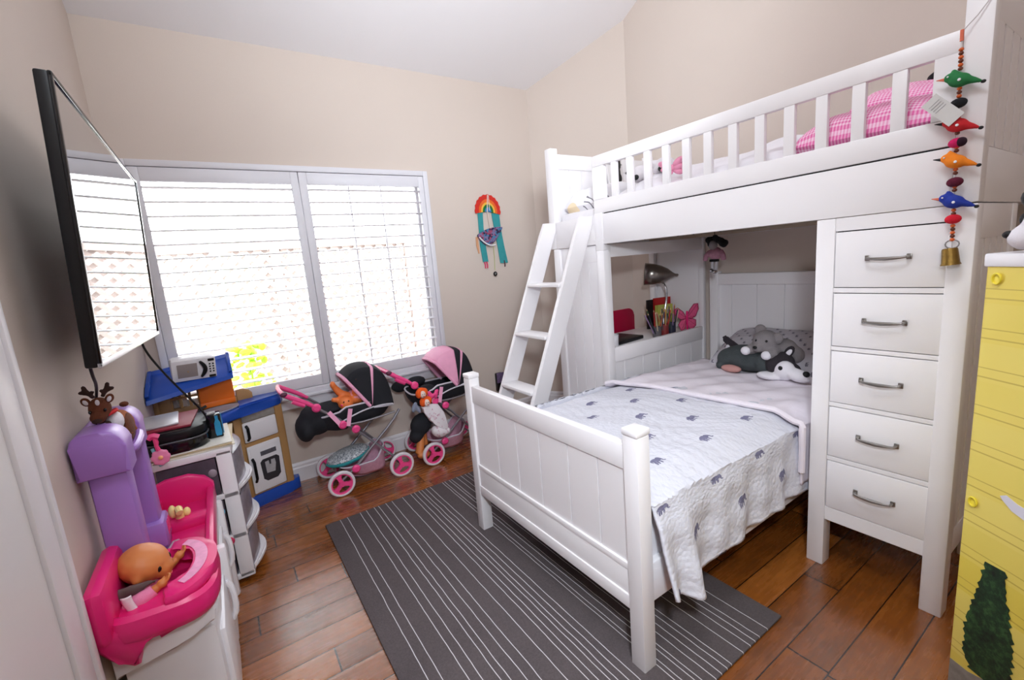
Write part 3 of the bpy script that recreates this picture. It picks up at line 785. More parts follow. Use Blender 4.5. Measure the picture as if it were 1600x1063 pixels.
g.tube([(2.88, -2.0, 0.79), (2.82, -1.985, 0.785), (2.79, -1.97, 0.782)], [0.03, 0.03, 0.026], 10); g.tube([(2.89, -2.10, 0.79), (2.81, -2.10, 0.775), (2.785, -2.085, 0.77)], [0.03, 0.03, 0.028], 10)
obj('body', g, M_gb, bear, remesh=0.008)
obj('ear', G().ell(hc + Vector((0.01, 0.036, 0.060)), (0.016, 0.032, 0.03)), M_gb, bear); obj('ear', G().ell(hc + Vector((-0.005, -0.062, 0.022)), (0.016, 0.028, 0.032)), M_gb, bear)
obj('nose', G().ell(hc + Vector((-0.085, 0.016, -0.022)), (0.008, 0.012, 0.009)), M_black, bear)
for dy in (0.024, -0.03): obj('eye', G().ell(hc + Vector((-0.056, dy, 0.012)), (0.006, 0.007, 0.007)), M_gloss, bear)
obj('paw', G().ell((2.785, -1.968, 0.78), (0.022, 0.026, 0.024)), M_wp, bear); obj('paw', G().ell((2.778, -2.083, 0.768), (0.022, 0.026, 0.024)), M_wp, bear)

# ------------------------------------------------------------------ rug
STR = [0.773, 0.813, 0.884, 0.92, 0.967, 0.993, 1.036, 1.074, 1.14, 1.194, 1.219, 1.248, 1.268, 1.295, 1.324, 1.409, 1.426, 1.457, 1.475, 1.513, 1.544, 1.575, 1.60, 1.67, 1.715, 1.745, 1.773, 1.827]
def rug_mat():
    t = NT('grey_striped_rug'); co = t.obj(); s = t.sep(co)
    wv = t.math('MULTIPLY', t.math('SUBTRACT', t.noise(9.0, 2, 0.5, co), 0.5), 0.006)
    x = t.math('ADD', s[0], wv); m = None
    for p in STR:
        k = t.math('COMPARE', x, p, 0.0015); m = k if m is None else t.math('MAXIMUM', m, k)
    nz = t.noise(150.0, 3, 0.7, co); n2 = t.noise(5.0, 3, 0.5, co)
    b = t.mix(t.math('ADD', t.math('MULTIPLY', nz, 0.7), t.math('MULTIPLY', n2, 0.3)), rgb(66, 60, 62), rgb(112, 103, 104))
    t.l.new(t.mix(m, b, rgb(206, 202, 206)), t.b.inputs['Base Color'])
    t.b.inputs['Roughness'].default_value = 1.0; t.b.inputs['Specular IOR Level'].default_value = 0.05
    t.bump(nz, 0.6, 0.004); return t.m
g = G(); g.box(0.692, 1.925, -2.585, -0.745, 0.0005, 0.011, 0.004)
obj('rug', g, rug_mat(), label='dark grey rug with thin pale stripes lying on the wood floor under the footboard', cat='rug', origin=(0, 0, 0.0))

# ------------------------------------------------------------------ television on the left wall
tv = thing('television', 'flat black television on a wall bracket high on the left wall, reflecting the window', 'television', (0.15, -1.235, 1.19))
c = {}
NB, NTp = Vector((0.122, -1.82, 1.197)), Vector((0.164, -1.82, 1.888)); FB, FT = Vector((0.146, -0.655, 1.183)), Vector((0.178, -0.655, 1.868))
uu = ((FB - NB) + (FT - NTp)).normalized(); vv = ((NTp - NB) + (FT - FB)).normalized(); nn = vv.cross(uu).normalized()
if nn.x < 0: nn = -nn
oc = (NB + NTp + FB + FT) / 4; wd = 1.17; ht = 0.688
TVR = Matrix((uu, vv, nn)).transposed()
def tvbox(g, a0, a1, b0, b1, d0, d1, bev=0.003):
    cc = oc + uu * ((a0 + a1) / 2) + vv * ((b0 + b1) / 2) + nn * ((d0 + d1) / 2)
    g.obox(cc, (a1 - a0, b1 - b0, d1 - d0), TVR, bev); return g
hw, hh = wd / 2, ht / 2
g = tvbox(G(), -hw, hw, -hh, hh, -0.03, -0.004, 0.005); tvbox(g, -hw * 0.72, hw * 0.72, -hh * 0.9, hh * 0.35, -0.055, -0.028, 0.012)
obj('casing', g, M_black, tv)
g = G(); bz = 0.014
tvbox(g, -hw, hw, hh - bz, hh, -0.006, 0.003); tvbox(g, -hw, -hw + bz, -hh, hh, -0.006, 0.003); tvbox(g, hw - bz, hw, -hh, hh, -0.006, 0.003)
obj('bezel', g, M_gloss, tv)
g = tvbox(G(), -hw, hw, -hh - 0.002, -hh + 0.013, -0.006, 0.003); obj('bottom_trim', g, mat('silver_trim', (196, 196, 202), 0.3, metal=0.6), tv)
def screen_mat():
    t = NT('tv_screen'); t.b.inputs['Base Color'].default_value = rgb(52, 48, 52); nz = t.noise(3.0)
    t.l.new(t.math('ADD', 0.02, t.math('MULTIPLY', nz, 0.012)), t.b.inputs['Roughness']); t.b.inputs['Specular IOR Level'].default_value = 1.0
    t.b.inputs['IOR'].default_value = 1.7; t.b.inputs['Coat Weight'].default_value = 1.0; t.b.inputs['Coat IOR'].default_value = 1.8; t.b.inputs['Coat Roughness'].default_value = 0.01
    return t.m
obj('screen', tvbox(G(), -hw + bz, hw - bz, -hh + 0.013, hh - bz, -0.006, -0.001, 0), screen_mat(), tv, smooth=False)
g = G(); g.box(0.001, 0.018, -1.12, -0.92, 1.42, 1.62, 0.003); g.cyl((0.018, -1.02, 1.54), (0.115, -1.02, 1.53), 0.025, 0.025, 14)
obj('wall_bracket', g, M_black, tv)
g = G(); g.tube([(0.10, -0.87, 1.19), (0.102, -0.86, 1.14), (0.13, -0.845, 1.06), (0.19, -0.82, 0.93), (0.245, -0.80, 0.83), (0.272, -0.80, 0.755)], 0.0045, 8, smooth=2)
obj('cable', g, M_black, label='black cable hanging from the television down to the black box', cat='cable')
g = G(); g.tube([(0.082, -1.70, 1.21), (0.075, -1.66, 1.16), (0.06, -1.56, 1.12), (0.035, -1.48, 1.06), (0.012, -1.45, 0.98), (0.008, -1.44, 0.9)], 0.004, 8, smooth=2)
obj('cable', g, M_black, label='short black cord below the television behind the reindeer antlers', cat='cable')

# ------------------------------------------------------------------ desk things
M_steel = mat('satin_nickel', (150, 144, 138), 0.28, metal=1.0, var=0.06, vs=30)
lm = thing('desk_lamp', 'metal gooseneck desk lamp with bell shade standing on the white desk', 'lamp', (3.14, -1.14, 0.773))
g = G(); g.lathe([(0.0, 0), (0.075, 0), (0.078, 0.008), (0.05, 0.022), (0.012, 0.03), (0.0, 0.03)], (3.14, -1.14, 0.773), (0, 0, 1), 24, cap=False); obj('base', g, M_steel, lm)
g = G(); g.tube([(3.14, -1.14, 0.80), (3.16, -1.14, 0.90), (3.185, -1.145, 1.0), (3.18, -1.15, 1.08), (3.178, -1.13, 1.12), (3.19, -1.09, 1.145)], 0.008, 10, smooth=2); obj('gooseneck', g, M_chrome, lm)
ax = Vector((-0.66, 0.74, 0.10)).normalized(); tip = Vector((3.262, -1.16, 1.178))
g = G(); prof = [(0.004, -0.03), (0.009, -0.026), (0.010, -0.004), (0.022, 0.015), (0.046, 0.05), (0.066, 0.095), (0.078, 0.15), (0.084, 0.215)]
g.lathe(prof, tip, ax, 28, cap=False); sh = obj('lamp_shade', g, M_steel, lm, solid=0.002)
obj('bulb', G().ell(tip + ax * 0.13, 0.03), mat('frosted_bulb', (225, 222, 214), 0.5), sh)
ch = thing('chair', 'child size crimson plastic chair standing behind the white desk', 'chair', (2.98, -0.93, 0))
M_red = mat('crimson_plastic', (196, 14, 66), 0.35, var=0.04)
g = G(); yb = -0.825
g.prism(rrect(0.42, 0.30, 0.06), (2.98, yb, 0.78), X, Z, Y * 0.018, 0.006); obj('backrest', g, M_red, ch)
g = G(); g.prism(rrect(0.40, 0.34, 0.06), (2.98, -0.99, 0.43), X, Y, Z * 0.02, 0.006); obj('seat', g, M_red, ch)
for sx in (-1, 1):
    g = G(); g.tube([(2.98 + sx * 0.17, yb + 0.024, 0.86), (2.98 + sx * 0.175, yb + 0.02, 0.42), (2.98 + sx * 0.20, yb + 0.04, 0.0)], 0.009, 8, smooth=1); obj('leg', g, M_steel, ch)
    g = G(); g.tube([(2.98 + sx * 0.165, -1.12, 0.43), (2.98 + sx * 0.19, -1.14, 0.0)], 0.009, 8); obj('leg', g, M_steel, ch)
ZD = 0.773
g = G(); g.obox((2.66, -1.14, ZD + 0.013), (0.30, 0.21, 0.024), rot(0, 0, 6), 0.006); obj('laptop', g, M_black, label='closed black laptop lying flat on the desk behind the white cup', cat='laptop')
g = G(); g.lathe([(0, 0), (0.034, 0), (0.038, 0.006), (0.04, 0.07), (0.041, 0.085), (0.037, 0.085), (0.035, 0.01), (0, 0.01)], (2.475, -1.265, ZD), (0, 0, 1), 24, cap=False)
g.tube([(2.51, -1.25, ZD + 0.065), (2.54, -1.24, ZD + 0.06), (2.54, -1.24, ZD + 0.03), (2.51, -1.25, ZD + 0.02)], 0.006, 8, smooth=1)
obj('mug', g, M_wpl, label='small white mug on the desk beside the corner post', cat='mug')
g = G(); g.obox((2.425, -1.29, ZD + 0.02), (0.03, 0.03, 0.04), None, 0.005); obj('eraser', g, mat('grey_rubber', (170, 166, 170), 0.8), label='small grey block on the desk between corner post and mug', cat='eraser')
def book(c, size, rz, col, lab, tilt=0):
    b = thing('book', lab, 'book', (c[0], c[1], c[2]), group='books standing on the desk')
    R = rot(tilt, 0, rz); cc = Vector(c) + Vector((0, 0, size[2] / 2))
    g = G()
    for s in (-1, 1): g.obox(cc + R @ Vector((0, s * (size[1] / 2 - 0.0015), 0)), (size[0], 0.003, size[2]), R)
    g.obox(cc + R @ Vector((-size[0] / 2 + 0.0015, 0, 0)), (0.003, size[1], size[2]), R); obj('cover', g, mat('cover_%d_%d_%d' % col, col, 0.5), b)
    g = G(); g.obox(cc + R @ Vector((0.001, 0, 0)), (size[0] - 0.006, size[1] - 0.006, size[2] - 0.008), R); obj('pages', g, mat('paper', (226, 220, 206), 0.9), b, smooth=False)
    return b
book((3.215, -1.02, ZD), (0.17, 0.016, 0.225), -12, (24, 22, 24), 'thin black book standing behind the yellow-green book on the desk')
book((3.222, -1.09, ZD), (0.15, 0.02, 0.185), -12, (196, 196, 92), 'yellow-green book standing in front of the red one on the desk')
book((3.258, -1.05, ZD), (0.165, 0.018, 0.235), -12, (186, 30, 30), 'tall red book standing between the black and yellow-green books')
# pens
def cup(c, r, h, m, lab):
    g = G(); g.lathe([(0, 0), (r * 0.9, 0), (r, 0.004), (r, h), (r - 0.003, h), (r - 0.003, 0.005), (0, 0.005)], c, (0, 0, 1), 18, cap=False); obj('pen_cup', g, m, label=lab, cat='pen cup', group='pen cups on the desk')
M_clear = mat('smoky_cup', (96, 92, 96), 0.25)
cups = [((2.905, -1.275, ZD), 0.03, 0.075, M_clear, 'grey pen cup nearest the mug, full of pencils'), ((2.99, -1.27, ZD), 0.03, 0.08, mat('red_cup', (132, 44, 44), 0.4), 'middle red pen cup full of brushes'),
        ((3.075, -1.265, ZD), 0.03, 0.078, mat('navy_cup', (42, 44, 62), 0.4), 'dark blue pen cup nearest the pink butterfly')]
cols = [(200, 160, 90), (190, 52, 52), (60, 90, 60), (150, 120, 160), (40, 42, 60), (196, 176, 150), (170, 90, 60), (90, 88, 96)]
names = ['golden', 'red', 'green', 'mauve', 'navy', 'beige', 'rust', 'grey']
cupn = ['grey cup nearest the mug', 'middle red cup', 'dark blue cup by the butterfly']
rp = random.Random(11)
for ci, cu in enumerate(cups):
    cup(*cu)
    for k in range(8):
        a = k * PI / 4 + 0.4; b = Vector(cu[0]) + Vector((0.016 * math.cos(a), 0.016 * math.sin(a), 0.008)); j = (k + ci * 3) % 8
        tpp = b + Vector((0.05 * math.cos(a) * (1 if ci else 1.5) - (0.02 if ci == 0 else 0), 0.022 * math.sin(a), rp.uniform(0.14, 0.185)))
        d = (tpp - b).normalized()
        r = thing('pencil', '%s pencil standing in the %s' % (names[j], cupn[ci]), 'pencil', b, group='pencils in the desk cups')
        obj('shaft', G().cyl(b, tpp, 0.0042, 0.0042, 6), mat('pencil_' + names[j], cols[j], 0.5), r); obj('tip', G().cyl(tpp, tpp + d * 0.014, 0.0042, 0.001, 6), mat('pencil_wood', (206, 170, 130), 0.7), r)
bf = thing('butterfly', 'pink gauze butterfly decoration leaning at the end of the desk', 'decoration', (3.22, -1.285, ZD))
M_bf = mat('pink_gauze', (226, 92, 138), 0.7, var=0.3, vs=60)
def wing(pts, nm):
    g = G(); g.prism(pts, (3.222, -1.285, 0.0), Vector((0.96, -0.28, 0)) * 0.95, Z, Vector((0.12, 0.5, 0)) * 0.008, 0.001); w = obj(nm, g, M_bf, bf)
    g = G(); P = [Vector((3.222, -1.287, 0)) + Vector((0.96, -0.28, 0)) * 0.95 * a + Z * b for a, b in pts]; g.tube(P, 0.0025, 6, closed=True)
    for p in P[1:-1:2]: g.tube([P[0], p], 0.0012, 5)
    obj('wing_wire', g, mat('deep_pink_wire', (150, 24, 70), 0.5), w)
z0 = 0.862
wing([(0.0, z0), (0.03, z0 + 0.06), (0.07, z0 + 0.10), (0.105, z0 + 0.10), (0.11, z0 + 0.06), (0.085, z0 + 0.01), (0.04, z0 - 0.008)], 'upper_wing')
wing([(0.0, z0), (0.05, z0 - 0.005), (0.085, z0 - 0.02), (0.085, z0 - 0.06), (0.05, z0 - 0.086), (0.015, z0 - 0.07)], 'lower_wing')
wing([(0.0, z0), (-0.03, z0 + 0.05), (-0.08, z0 + 0.085), (-0.11, z0 + 0.075), (-0.10, z0 + 0.03), (-0.05, z0 - 0.004)], 'upper_wing')
wing([(0.0, z0), (-0.05, z0 - 0.01), (-0.075, z0 - 0.04), (-0.05, z0 - 0.085), (-0.015, z0 - 0.075)], 'lower_wing')
g = G(); g.tube([(3.221, -1.292, z0 - 0.088), (3.221, -1.292, z0 + 0.03), (3.221, -1.292, z0 + 0.055)], [0.006, 0.009, 0.007], 8); obj('body', g, M_hot, bf)

# doll hanging under the loft
hd = thing('hanging_doll', 'small black-haired doll in pink hanging under the loft slats', 'doll', (3.05, -1.62, 1.20))
hx, hy = 3.05, -1.62
g = G(); rr = random.Random(5)
for i in range(16): g.ell((hx + rr.uniform(-.035, .02), hy + rr.uniform(-.075, .035), 1.40 + rr.uniform(-.03, .02) - 0.0), 0.02, None, 8)
hair = obj('hair', g, mat('black_curls', (14, 13, 14), 0.95, var=0.3), hd, remesh=0.007)
g = G(); g.ell((hx - 0.02, hy, 1.372), (0.026, 0.028, 0.03)); obj('face', g, mat('grey_face', (138, 132, 134), 0.6), hd)
g = G(); g.ell((hx, hy - 0.005, 1.318), (0.034, 0.044, 0.042)); g.tube([(hx, hy + .03, 1.335), (hx - .01, hy + .055, 1.305), (hx - .012, hy + .06, 1.275)], 0.016, 8); g.tube([(hx, hy - .04, 1.335), (hx - .01, hy - .062, 1.305), (hx - .012, hy - .066, 1.275)], 0.016, 8)
obj('dress', g, mat('mottled_pink', (168, 118, 138), 0.8, var=0.5, vs=60), hd, remesh=0.006)
for s, zz in ((1, 1.215), (-1, 1.205)):
    g = G(); g.tube([(hx, hy + s * .012, 1.295), (hx - .005, hy + s * .014, 1.25), (hx - .008, hy + s * .01, zz)], 0.010, 8); lg = obj('leg', g, mat('doll_stocking', (176, 172, 176), 0.6), hd)
    obj('shoe', G().ell((hx - 0.016, hy + s * .012, zz), (0.02, 0.011, 0.013)), M_chrome, lg)
    for zz2 in (1.285, 1.262): g = None
g = G(); g.box(hx - .018, hx + .004, hy - .026, hy + .026, 1.268, 1.284); obj('garter', g, M_black, hd)
obj('cord', G().tube([(hx, hy, 1.41), (hx, hy, 1.452)], 0.002, 6), M_black, hd)

# ------------------------------------------------------------------ bird garland on the loft post
ga = thing('garland', 'string of felt birds, beads and a small bell hanging from the near loft post', 'garland', (2.305, -2.868, 1.27))
gx = 2.312
yl = lambda z: -2.862 - (1.92 - z) * 0.026
g = G(); g.tube([(gx, yl(1.92), 1.92), (2.325, -2.90, 1.965), (2.332, -2.926, 2.02)], 0.0016, 6, smooth=1); g.tube([(gx, yl(z), z) for z in (1.92, 1.7, 1.5, 1.29)], 0.0015, 6); obj('string', g, mat('cotton_string', (196, 190, 190), 0.9), ga)
M_bead = mat('orange_bead', (206, 92, 34), 0.4, var=0.3, vs=90); M_bead2 = mat('brown_bead', (96, 40, 16), 0.4)
k = 0; z = 1.872
segs = [(1.872, 1.815), (1.765, 1.735), (1.695, 1.678), (1.64, 1.632), (1.60, 1.585), (1.535, 1.515), (1.485, 1.465), (1.415, 1.40), (1.368, 1.325)]
for a, b in segs:
    z = a
    while z >= b:
        obj('bead', G().ell((gx, yl(z), z), (0.0062, 0.0062, 0.0055), None, 10), M_bead if k % 2 == 0 else M_bead2, ga); z -= 0.0105; k += 1
obj('knot', G().tube([(gx, yl(1.925), 1.925), (gx, yl(1.9), 1.895)], 0.0045, 8), mat('coral_thread', (214, 110, 84), 0.8), ga)
def bird(z, col, nm, beak, flip=1):
    m = mat('felt_' + nm, col, 0.85, var=0.15, vs=60, bump=0.3, bs=200); y = yl(z)
    g = G(); g.ell((gx - 0.004, y, z), (0.018, 0.027, 0.020), rot(14, 0, 0)); g.ell((gx - 0.004, y + 0.022, z + 0.013), (0.012, 0.014, 0.013))
    g.tube([(gx - .004, y - 0.015, z - 0.004), (gx - .004, y - 0.035, z - 0.013), (gx - .004, y - 0.05, z - 0.02)], [0.013, 0.008, 0.003], 8); g.tube([(gx - .004, y + 0.004, z + 0.012), (gx - .004, y + 0.016, z + 0.034)], [0.012, 0.004], 8)
    b = obj('bird', g, m, ga, label='%s felt bird' % nm, remesh=0.0035)
    obj('beak', G().cyl((gx - .004, y + 0.033, z + 0.012), (gx - .004, y + 0.052, z + 0.016), 0.005, 0.001, 8), beak, b); obj('eye', G().ell((gx - 0.016, y + 0.024, z + 0.015), 0.0026, None, 8), M_wpl, b)
    obj('tail_tip', G().ell((gx - .004, y - 0.051, z - 0.021), (0.005, 0.006, 0.005), None, 8), M_black, b); obj('spot', G().ell((gx - 0.0215, y - 0.003, z - 0.002), (0.002, 0.004, 0.004), None, 8), M_wpl, b)
bk = mat('coral_thread', (214, 110, 84), 0.8)
bird(1.788, (30, 112, 58), 'green', bk); bird(1.662, (190, 24, 34), 'red', M_black); bird(1.558, (232, 128, 20), 'orange', M_black); bird(1.440, (26, 50, 150), 'blue', bk)
for zz, c1, c2 in ((1.724, (20, 18, 24), None), (1.612, (198, 20, 92), (40, 10, 30)), (1.498, (92, 12, 44), None), (1.388, (214, 22, 48), None)):
    p = obj('pompom', G().ell((gx - 0.002, yl(zz), zz), (0.015, 0.02, 0.0145)), mat('pom_%d_%d_%d' % c1, c1, 0.95, var=0.3, vs=90, bump=0.8, bs=250), ga)
    if c2: obj('dark_side', G().ell((gx - 0.006, yl(zz) - 0.011, zz), (0.0135, 0.013, 0.0135)), mat('pom_dark', c2, 0.95, var=0.3, vs=90), p)
g = G(); g.obox((gx - 0.024, yl(1.71) + 0.030, 1.712), (0.002, 0.044, 0.10), rot(-42, 0, 0)); tg = obj('tag', g, mat('tag_card', (206, 204, 202), 0.8, var=0.04), ga, smooth=False, label='pale grey card tag')
g = G()
for q in range(4): g.obox(Vector((gx - 0.0256, yl(1.71) + 0.030, 1.712)) + rot(-42, 0, 0) @ Vector((0, 0.0, 0.030 - 0.008 * q)), (0.0006, 0.03, 0.0014), rot(-42, 0, 0))
obj('print', g, mat('grey_print', (150, 148, 150), 0.8), tg, smooth=False)
g = G(); R0 = [(gx, yl(1.308) + 0.016 * math.cos(a), 1.312 + 0.013 * math.sin(a)) for a in [2 * PI * i / 14 for i in range(14)]]; g.tube(R0, 0.002, 6, closed=True); obj('ring', g, M_chrome, ga)
g = G(); g.lathe([(0.0, 0.0), (0.017, 0.0), (0.019, -0.004), (0.022, -0.045), (0.025, -0.052), (0.021, -0.052), (0.016, -0.006), (0, -0.005)], (gx - 0.004, yl(1.29) + 0.004, 1.30), (0, 0.10, 1), 20, cap=False)
obj('bell', g, mat('aged_brass', (132, 104, 52), 0.4, metal=0.9, var=0.3, vs=70, bump=0.4, bs=90), ga)

# ------------------------------------------------------------------ wall hanging on the window wall
wh = thing('wall_hanging', 'rainbow felt wall hanging with teal ribbon legs on the window wall', 'wall hanging', (2.39, -0.02, 1.30))
def band(r0, r1, a0, a1, y, th, n=16, scal=0):
    cx, cz = 2.385, 1.803; p = []
    for i in range(n + 1):
        a = math.radians(a0 + (a1 - a0) * i / n); r = r1 * (1 + scal * (1 if i % 2 else 0)); p.append((cx + r * 1.0 * math.cos(a), cz + r * 1.12 * math.sin(a)))
    for i in range(n, -1, -1):
        a = math.radians(a0 + (a1 - a0) * i / n); p.append((cx + r0 * math.cos(a), cz + r0 * 1.12 * math.sin(a)))
    g = G(); g.prism(p, (0, y, 0), X, Z, Y * th); return g
for r0, r1, col, nm, sc in ((0.088, 0.118, (206, 44, 32), 'red', 0.05), (0.066, 0.089, (232, 104, 40), 'orange', 0), (0.05, 0.067, (236, 184, 70), 'yellow', 0), (0.03, 0.051, (24, 112, 52), 'green', 0), (0.0, 0.031, (66, 132, 190), 'blue', 0)):
    obj('rainbow_band', band(r0, r1, -12, 186, -0.018, 0.010, 22, sc), mat('felt_rainbow_' + nm, col, 0.9, var=0.12, vs=50, bump=0.4, bs=120), wh, label='%s rainbow band' % nm, smooth=False)
M_teal = mat('teal_ribbon', (50, 148, 152), 0.8, var=0.12, vs=40, bump=0.3, bs=120)
def ribbon(pl, pr, z, y, m, nm):
    g = G(); P = [(a, zz) for a, zz in zip(pl, z)] + [(a, zz) for a, zz in reversed(list(zip(pr, z)))]; g.prism(P, (0, y, 0), X, Z, Y * 0.004); return obj(nm, g, m, wh, smooth=False)
ribbon([2.288, 2.284, 2.282, 2.296], [2.336, 2.33, 2.336, 2.348], [1.815, 1.66, 1.53, 1.392], -0.012, M_teal, 'ribbon'); ribbon([2.420, 2.434, 2.452, 2.466], [2.494, 2.50, 2.518, 2.544], [1.788, 1.66, 1.52, 1.372], -0.012, M_teal, 'ribbon')
ribbon([2.250, 2.248, 2.262], [2.268, 2.27, 2.272], [1.60, 1.53, 1.465], -0.010, mat('peach_ribbon', (216, 160, 120), 0.8), 'ribbon')
g = G(); pp = []
for i in range(13): t = i / 12; pp.append((2.262 + 0.24 * t, 1.618 + 0.055 * t + 0.02 * math.sin(PI * t)))
for i in range(12, -1, -1): t = i / 12; pp.append((2.262 + 0.24 * t, 1.600 + 0.06 * t - 0.095 * math.sin(PI * (t ** 0.85))))
g.prism(pp, (0, -0.034, 0), X, Z, Y * 0.022, 0.003)
def patch():
    t = NT('patchwork_cloth'); v = t.new('ShaderNodeTexVoronoi'); v.inputs['Scale'].default_value = 60.0; t.l.new(t.obj(), v.inputs['Vector'])
    rp = t.new('ShaderNodeValToRGB'); s = t.sep(v.outputs['Color']); t.l.new(s[0], rp.inputs[0]); e = rp.color_ramp.elements; e[0].color = rgb(42, 38, 70); e[1].color = rgb(120, 40, 70)
    for p, c2 in ((0.3, (120, 110, 150)), (0.5, (70, 120, 160)), (0.7, (150, 70, 100))): q = e.new(p); q.color = rgb(*c2)
    rp.color_ramp.interpolation = 'CONSTANT'; t.l.new(rp.outputs[0], t.b.inputs['Base Color']); t.b.inputs['Roughness'].default_value = 0.9; return t.m
obj('pouch', g, patch(), wh)
g = G(); g.tube([(2.268 + 0.15 * t + 0.0, -0.036, 1.596 - 0.072 * math.sin(PI * 0.62 * t ** 0.9)) for t in [i / 8 for i in range(9)]], 0.006, 6); obj('pouch_edge', g, M_wpl, wh)
g = G(); g.tube([(2.39, -0.02, 1.935), (2.372, -0.024, 1.80), (2.381, -0.03, 1.66)], 0.004, 6); g.tube([(2.398, -0.02, 1.932), (2.40, -0.02, 1.81)], 0.003, 6); obj('cord', g, mat('pale_cord', (226, 206, 196), 0.9), wh)
g = G(); g.tube([(2.405, -0.018, 1.53), (2.408, -0.016, 1.42), (2.402, -0.014, 1.32)], 0.0025, 6); obj('string', g, mat('lime_thread', (186, 196, 120), 0.9), wh)
g = G(); g.lathe([(0, 0), (0.017, 0), (0.02, 0.003), (0.017, 0.006), (0, 0.006)], (2.404, -0.0105, 1.287), (0, -1, 0), 18, cap=False); pd = obj('pendant', g, M_black, wh)
g = G(); g.tube([(2.404 + 0.006 * math.cos(a), -0.0175, 1.287 + 0.008 * math.sin(a)) for a in [i * 0.7 for i in range(8)]], 0.0014, 5); obj('pendant_mark', g, M_wpl, pd)
for x0, col in ((2.31, (226, 60, 110)), (2.33, (220, 50, 100)), (2.505, (90, 40, 50))):
    g = G(); g.tube([(x0, -0.011, 1.395), (x0 + 0.006, -0.012, 1.365), (x0 + 0.004, -0.011, 1.34)], 0.005, 6); obj('tassel', g, mat('tassel_%d' % col[0], col, 0.9), wh)

nl = thing('night_light', 'small dark plug-in night light with purple front, low on the window wall', 'night light', (2.345, -0.02, 0.25))
g = G(); g.box(2.31, 2.375, -0.045, 0.0, 0.265, 0.43, 0.008); obj('body', g, M_black, nl)
g = G(); g.box(2.306, 2.378, -0.05, -0.04, 0.345, 0.435, 0.006); obj('shade', g, mat('purple_print', (110, 92, 128), 0.5, var=0.8, vs=70), nl)

# ------------------------------------------------------------------ yellow dollhouse at the right edge
P0 = Vector((1.95, -3.023, 0)); dd = Vector((-0.546, -0.837, 0)).normalized(); dn = Vector((-dd.y, dd.x, 0)); dn = dn if dn.x < 0 else -dn
HD = 1.296; WDH = 0.62; DD = 0.30
dh = thing('dollhouse', 'tall yellow dollhouse with printed siding and topiary at the right edge of the photo', 'dollhouse', P0 + dd * 0.3 - dn * 0.15)
def siding():
    t = NT('yellow_siding'); co = t.obj(); s = t.sep(co)
    z = t.math('FRACT', t.math('DIVIDE', s[2], 0.098)); m = t.math('COMPARE', z, 0.12, 0.018); m2 = t.math('COMPARE', z, 0.36, 0.013)
    row = t.math('FLOOR', t.math('DIVIDE', s[2], 0.098)); wn = t.new('ShaderNodeTexWhiteNoise', noise_dimensions='1D'); t.l.new(row, wn.inputs['W'])
    b = t.mix(t.math('ADD', t.math('MULTIPLY', wn.outputs[0], 0.6), t.math('MULTIPLY', t.noise(4.0, 2, 0.5, co), 0.4)), rgb(226, 202, 74), rgb(236, 218, 120))
    c1 = t.mix(t.math('MULTIPLY', t.math('MAXIMUM', m, m2), 0.7), b, rgb(186, 158, 58))
    t.l.new(c1, t.b.inputs['Base Color']); t.b.inputs['Roughness'].default_value = 0.4; return t.m
g = G(); g.prism([(0, 0), (WDH, 0), (WDH, DD), (0, DD)], P0 + Z * 0.002, dd, -dn, Z * (HD - 0.034)); obj('wall_panel', g, siding(), dh, smooth=False, bevel=0.002)
g = G(); g.prism([(-0.004, -0.004), (WDH + 0.004, -0.004), (WDH + 0.004, DD + 0.004), (-0.004, DD + 0.004)], P0 + Z * (HD - 0.032), dd, -dn, Z * 0.032, 0.004); obj('roof_edge', g, M_wpl, dh)
def ring(s, z):
    c = P0 + dd * s + dn * 0.004 + Z * z; g = G(); g.tube([c + dd * (0.0095 * math.cos(a)) + Z * (0.012 * math.sin(a)) for a in [2 * PI * i / 16 for i in range(16)]], 0.0028, 6, closed=True); g.cyl(c - dn * 0.004, c - dn * 0.001, 0.010, 0.010, 14); obj('rivet', g, mat('yellow_rivet', (232, 212, 60), 0.35), dh)
ring(0.026, 1.236); ring(0.023, 0.658)
g = G(); g.prism([(0.082, 0.708), (0.088, 0.700), (0.11, 0.683), (0.15, 0.672), (0.15, 0.702), (0.12, 0.706), (0.095, 0.716)], P0 + dn * 0.0005, dd, Z, dn * 0.0015); obj('white_print', g, mat('pale_print', (216, 214, 226), 0.5), dh, smooth=False)
g = G(); rr = random.Random(9)
top, botz, cs = 0.515, 0.185, 0.088
L0, R0 = [], []
for i in range(34):
    t = i / 33; z = top + (botz - top) * t; wv = (0.020 + 0.034 * sm(0.0, 0.7, t)) * (1 - 0.35 * sm(0.85, 1.0, t)); c2 = cs + 0.004 * t
    L0.append((c2 - wv - rr.uniform(0, 0.007) - (0.004 if i % 2 else 0), z)); R0.append((c2 + wv + rr.uniform(0, 0.006) + (0.004 if i % 2 else 0), z + 0.004))
g.prism(L0 + list(reversed(R0)), P0 + dn * 0.0005, dd, Z, dn * 0.0015)
def leafy():
    t = NT('printed_topiary'); co = t.obj(); n1 = t.noise(75.0, 5, 0.7, co); n2 = t.noise(22.0, 4, 0.6, co)
    rp = t.new('ShaderNodeValToRGB'); t.l.new(t.math('ADD', t.math('MULTIPLY', n1, 0.6), t.math('MULTIPLY', n2, 0.4)), rp.inputs[0]); e = rp.color_ramp.elements; e[0].position = 0.36; e[0].color = rgb(10, 20, 14); e[1].position = 0.68; e[1].color = rgb(64, 104, 56); q = e.new(0.5); q.color = rgb(26, 54, 30)
    t.l.new(rp.outputs[0], t.b.inputs['Base Color']); t.b.inputs['Roughness'].default_value = 0.6; return t.m
obj('topiary_print', g, leafy(), dh, smooth=False, label='printed dark green topiary')
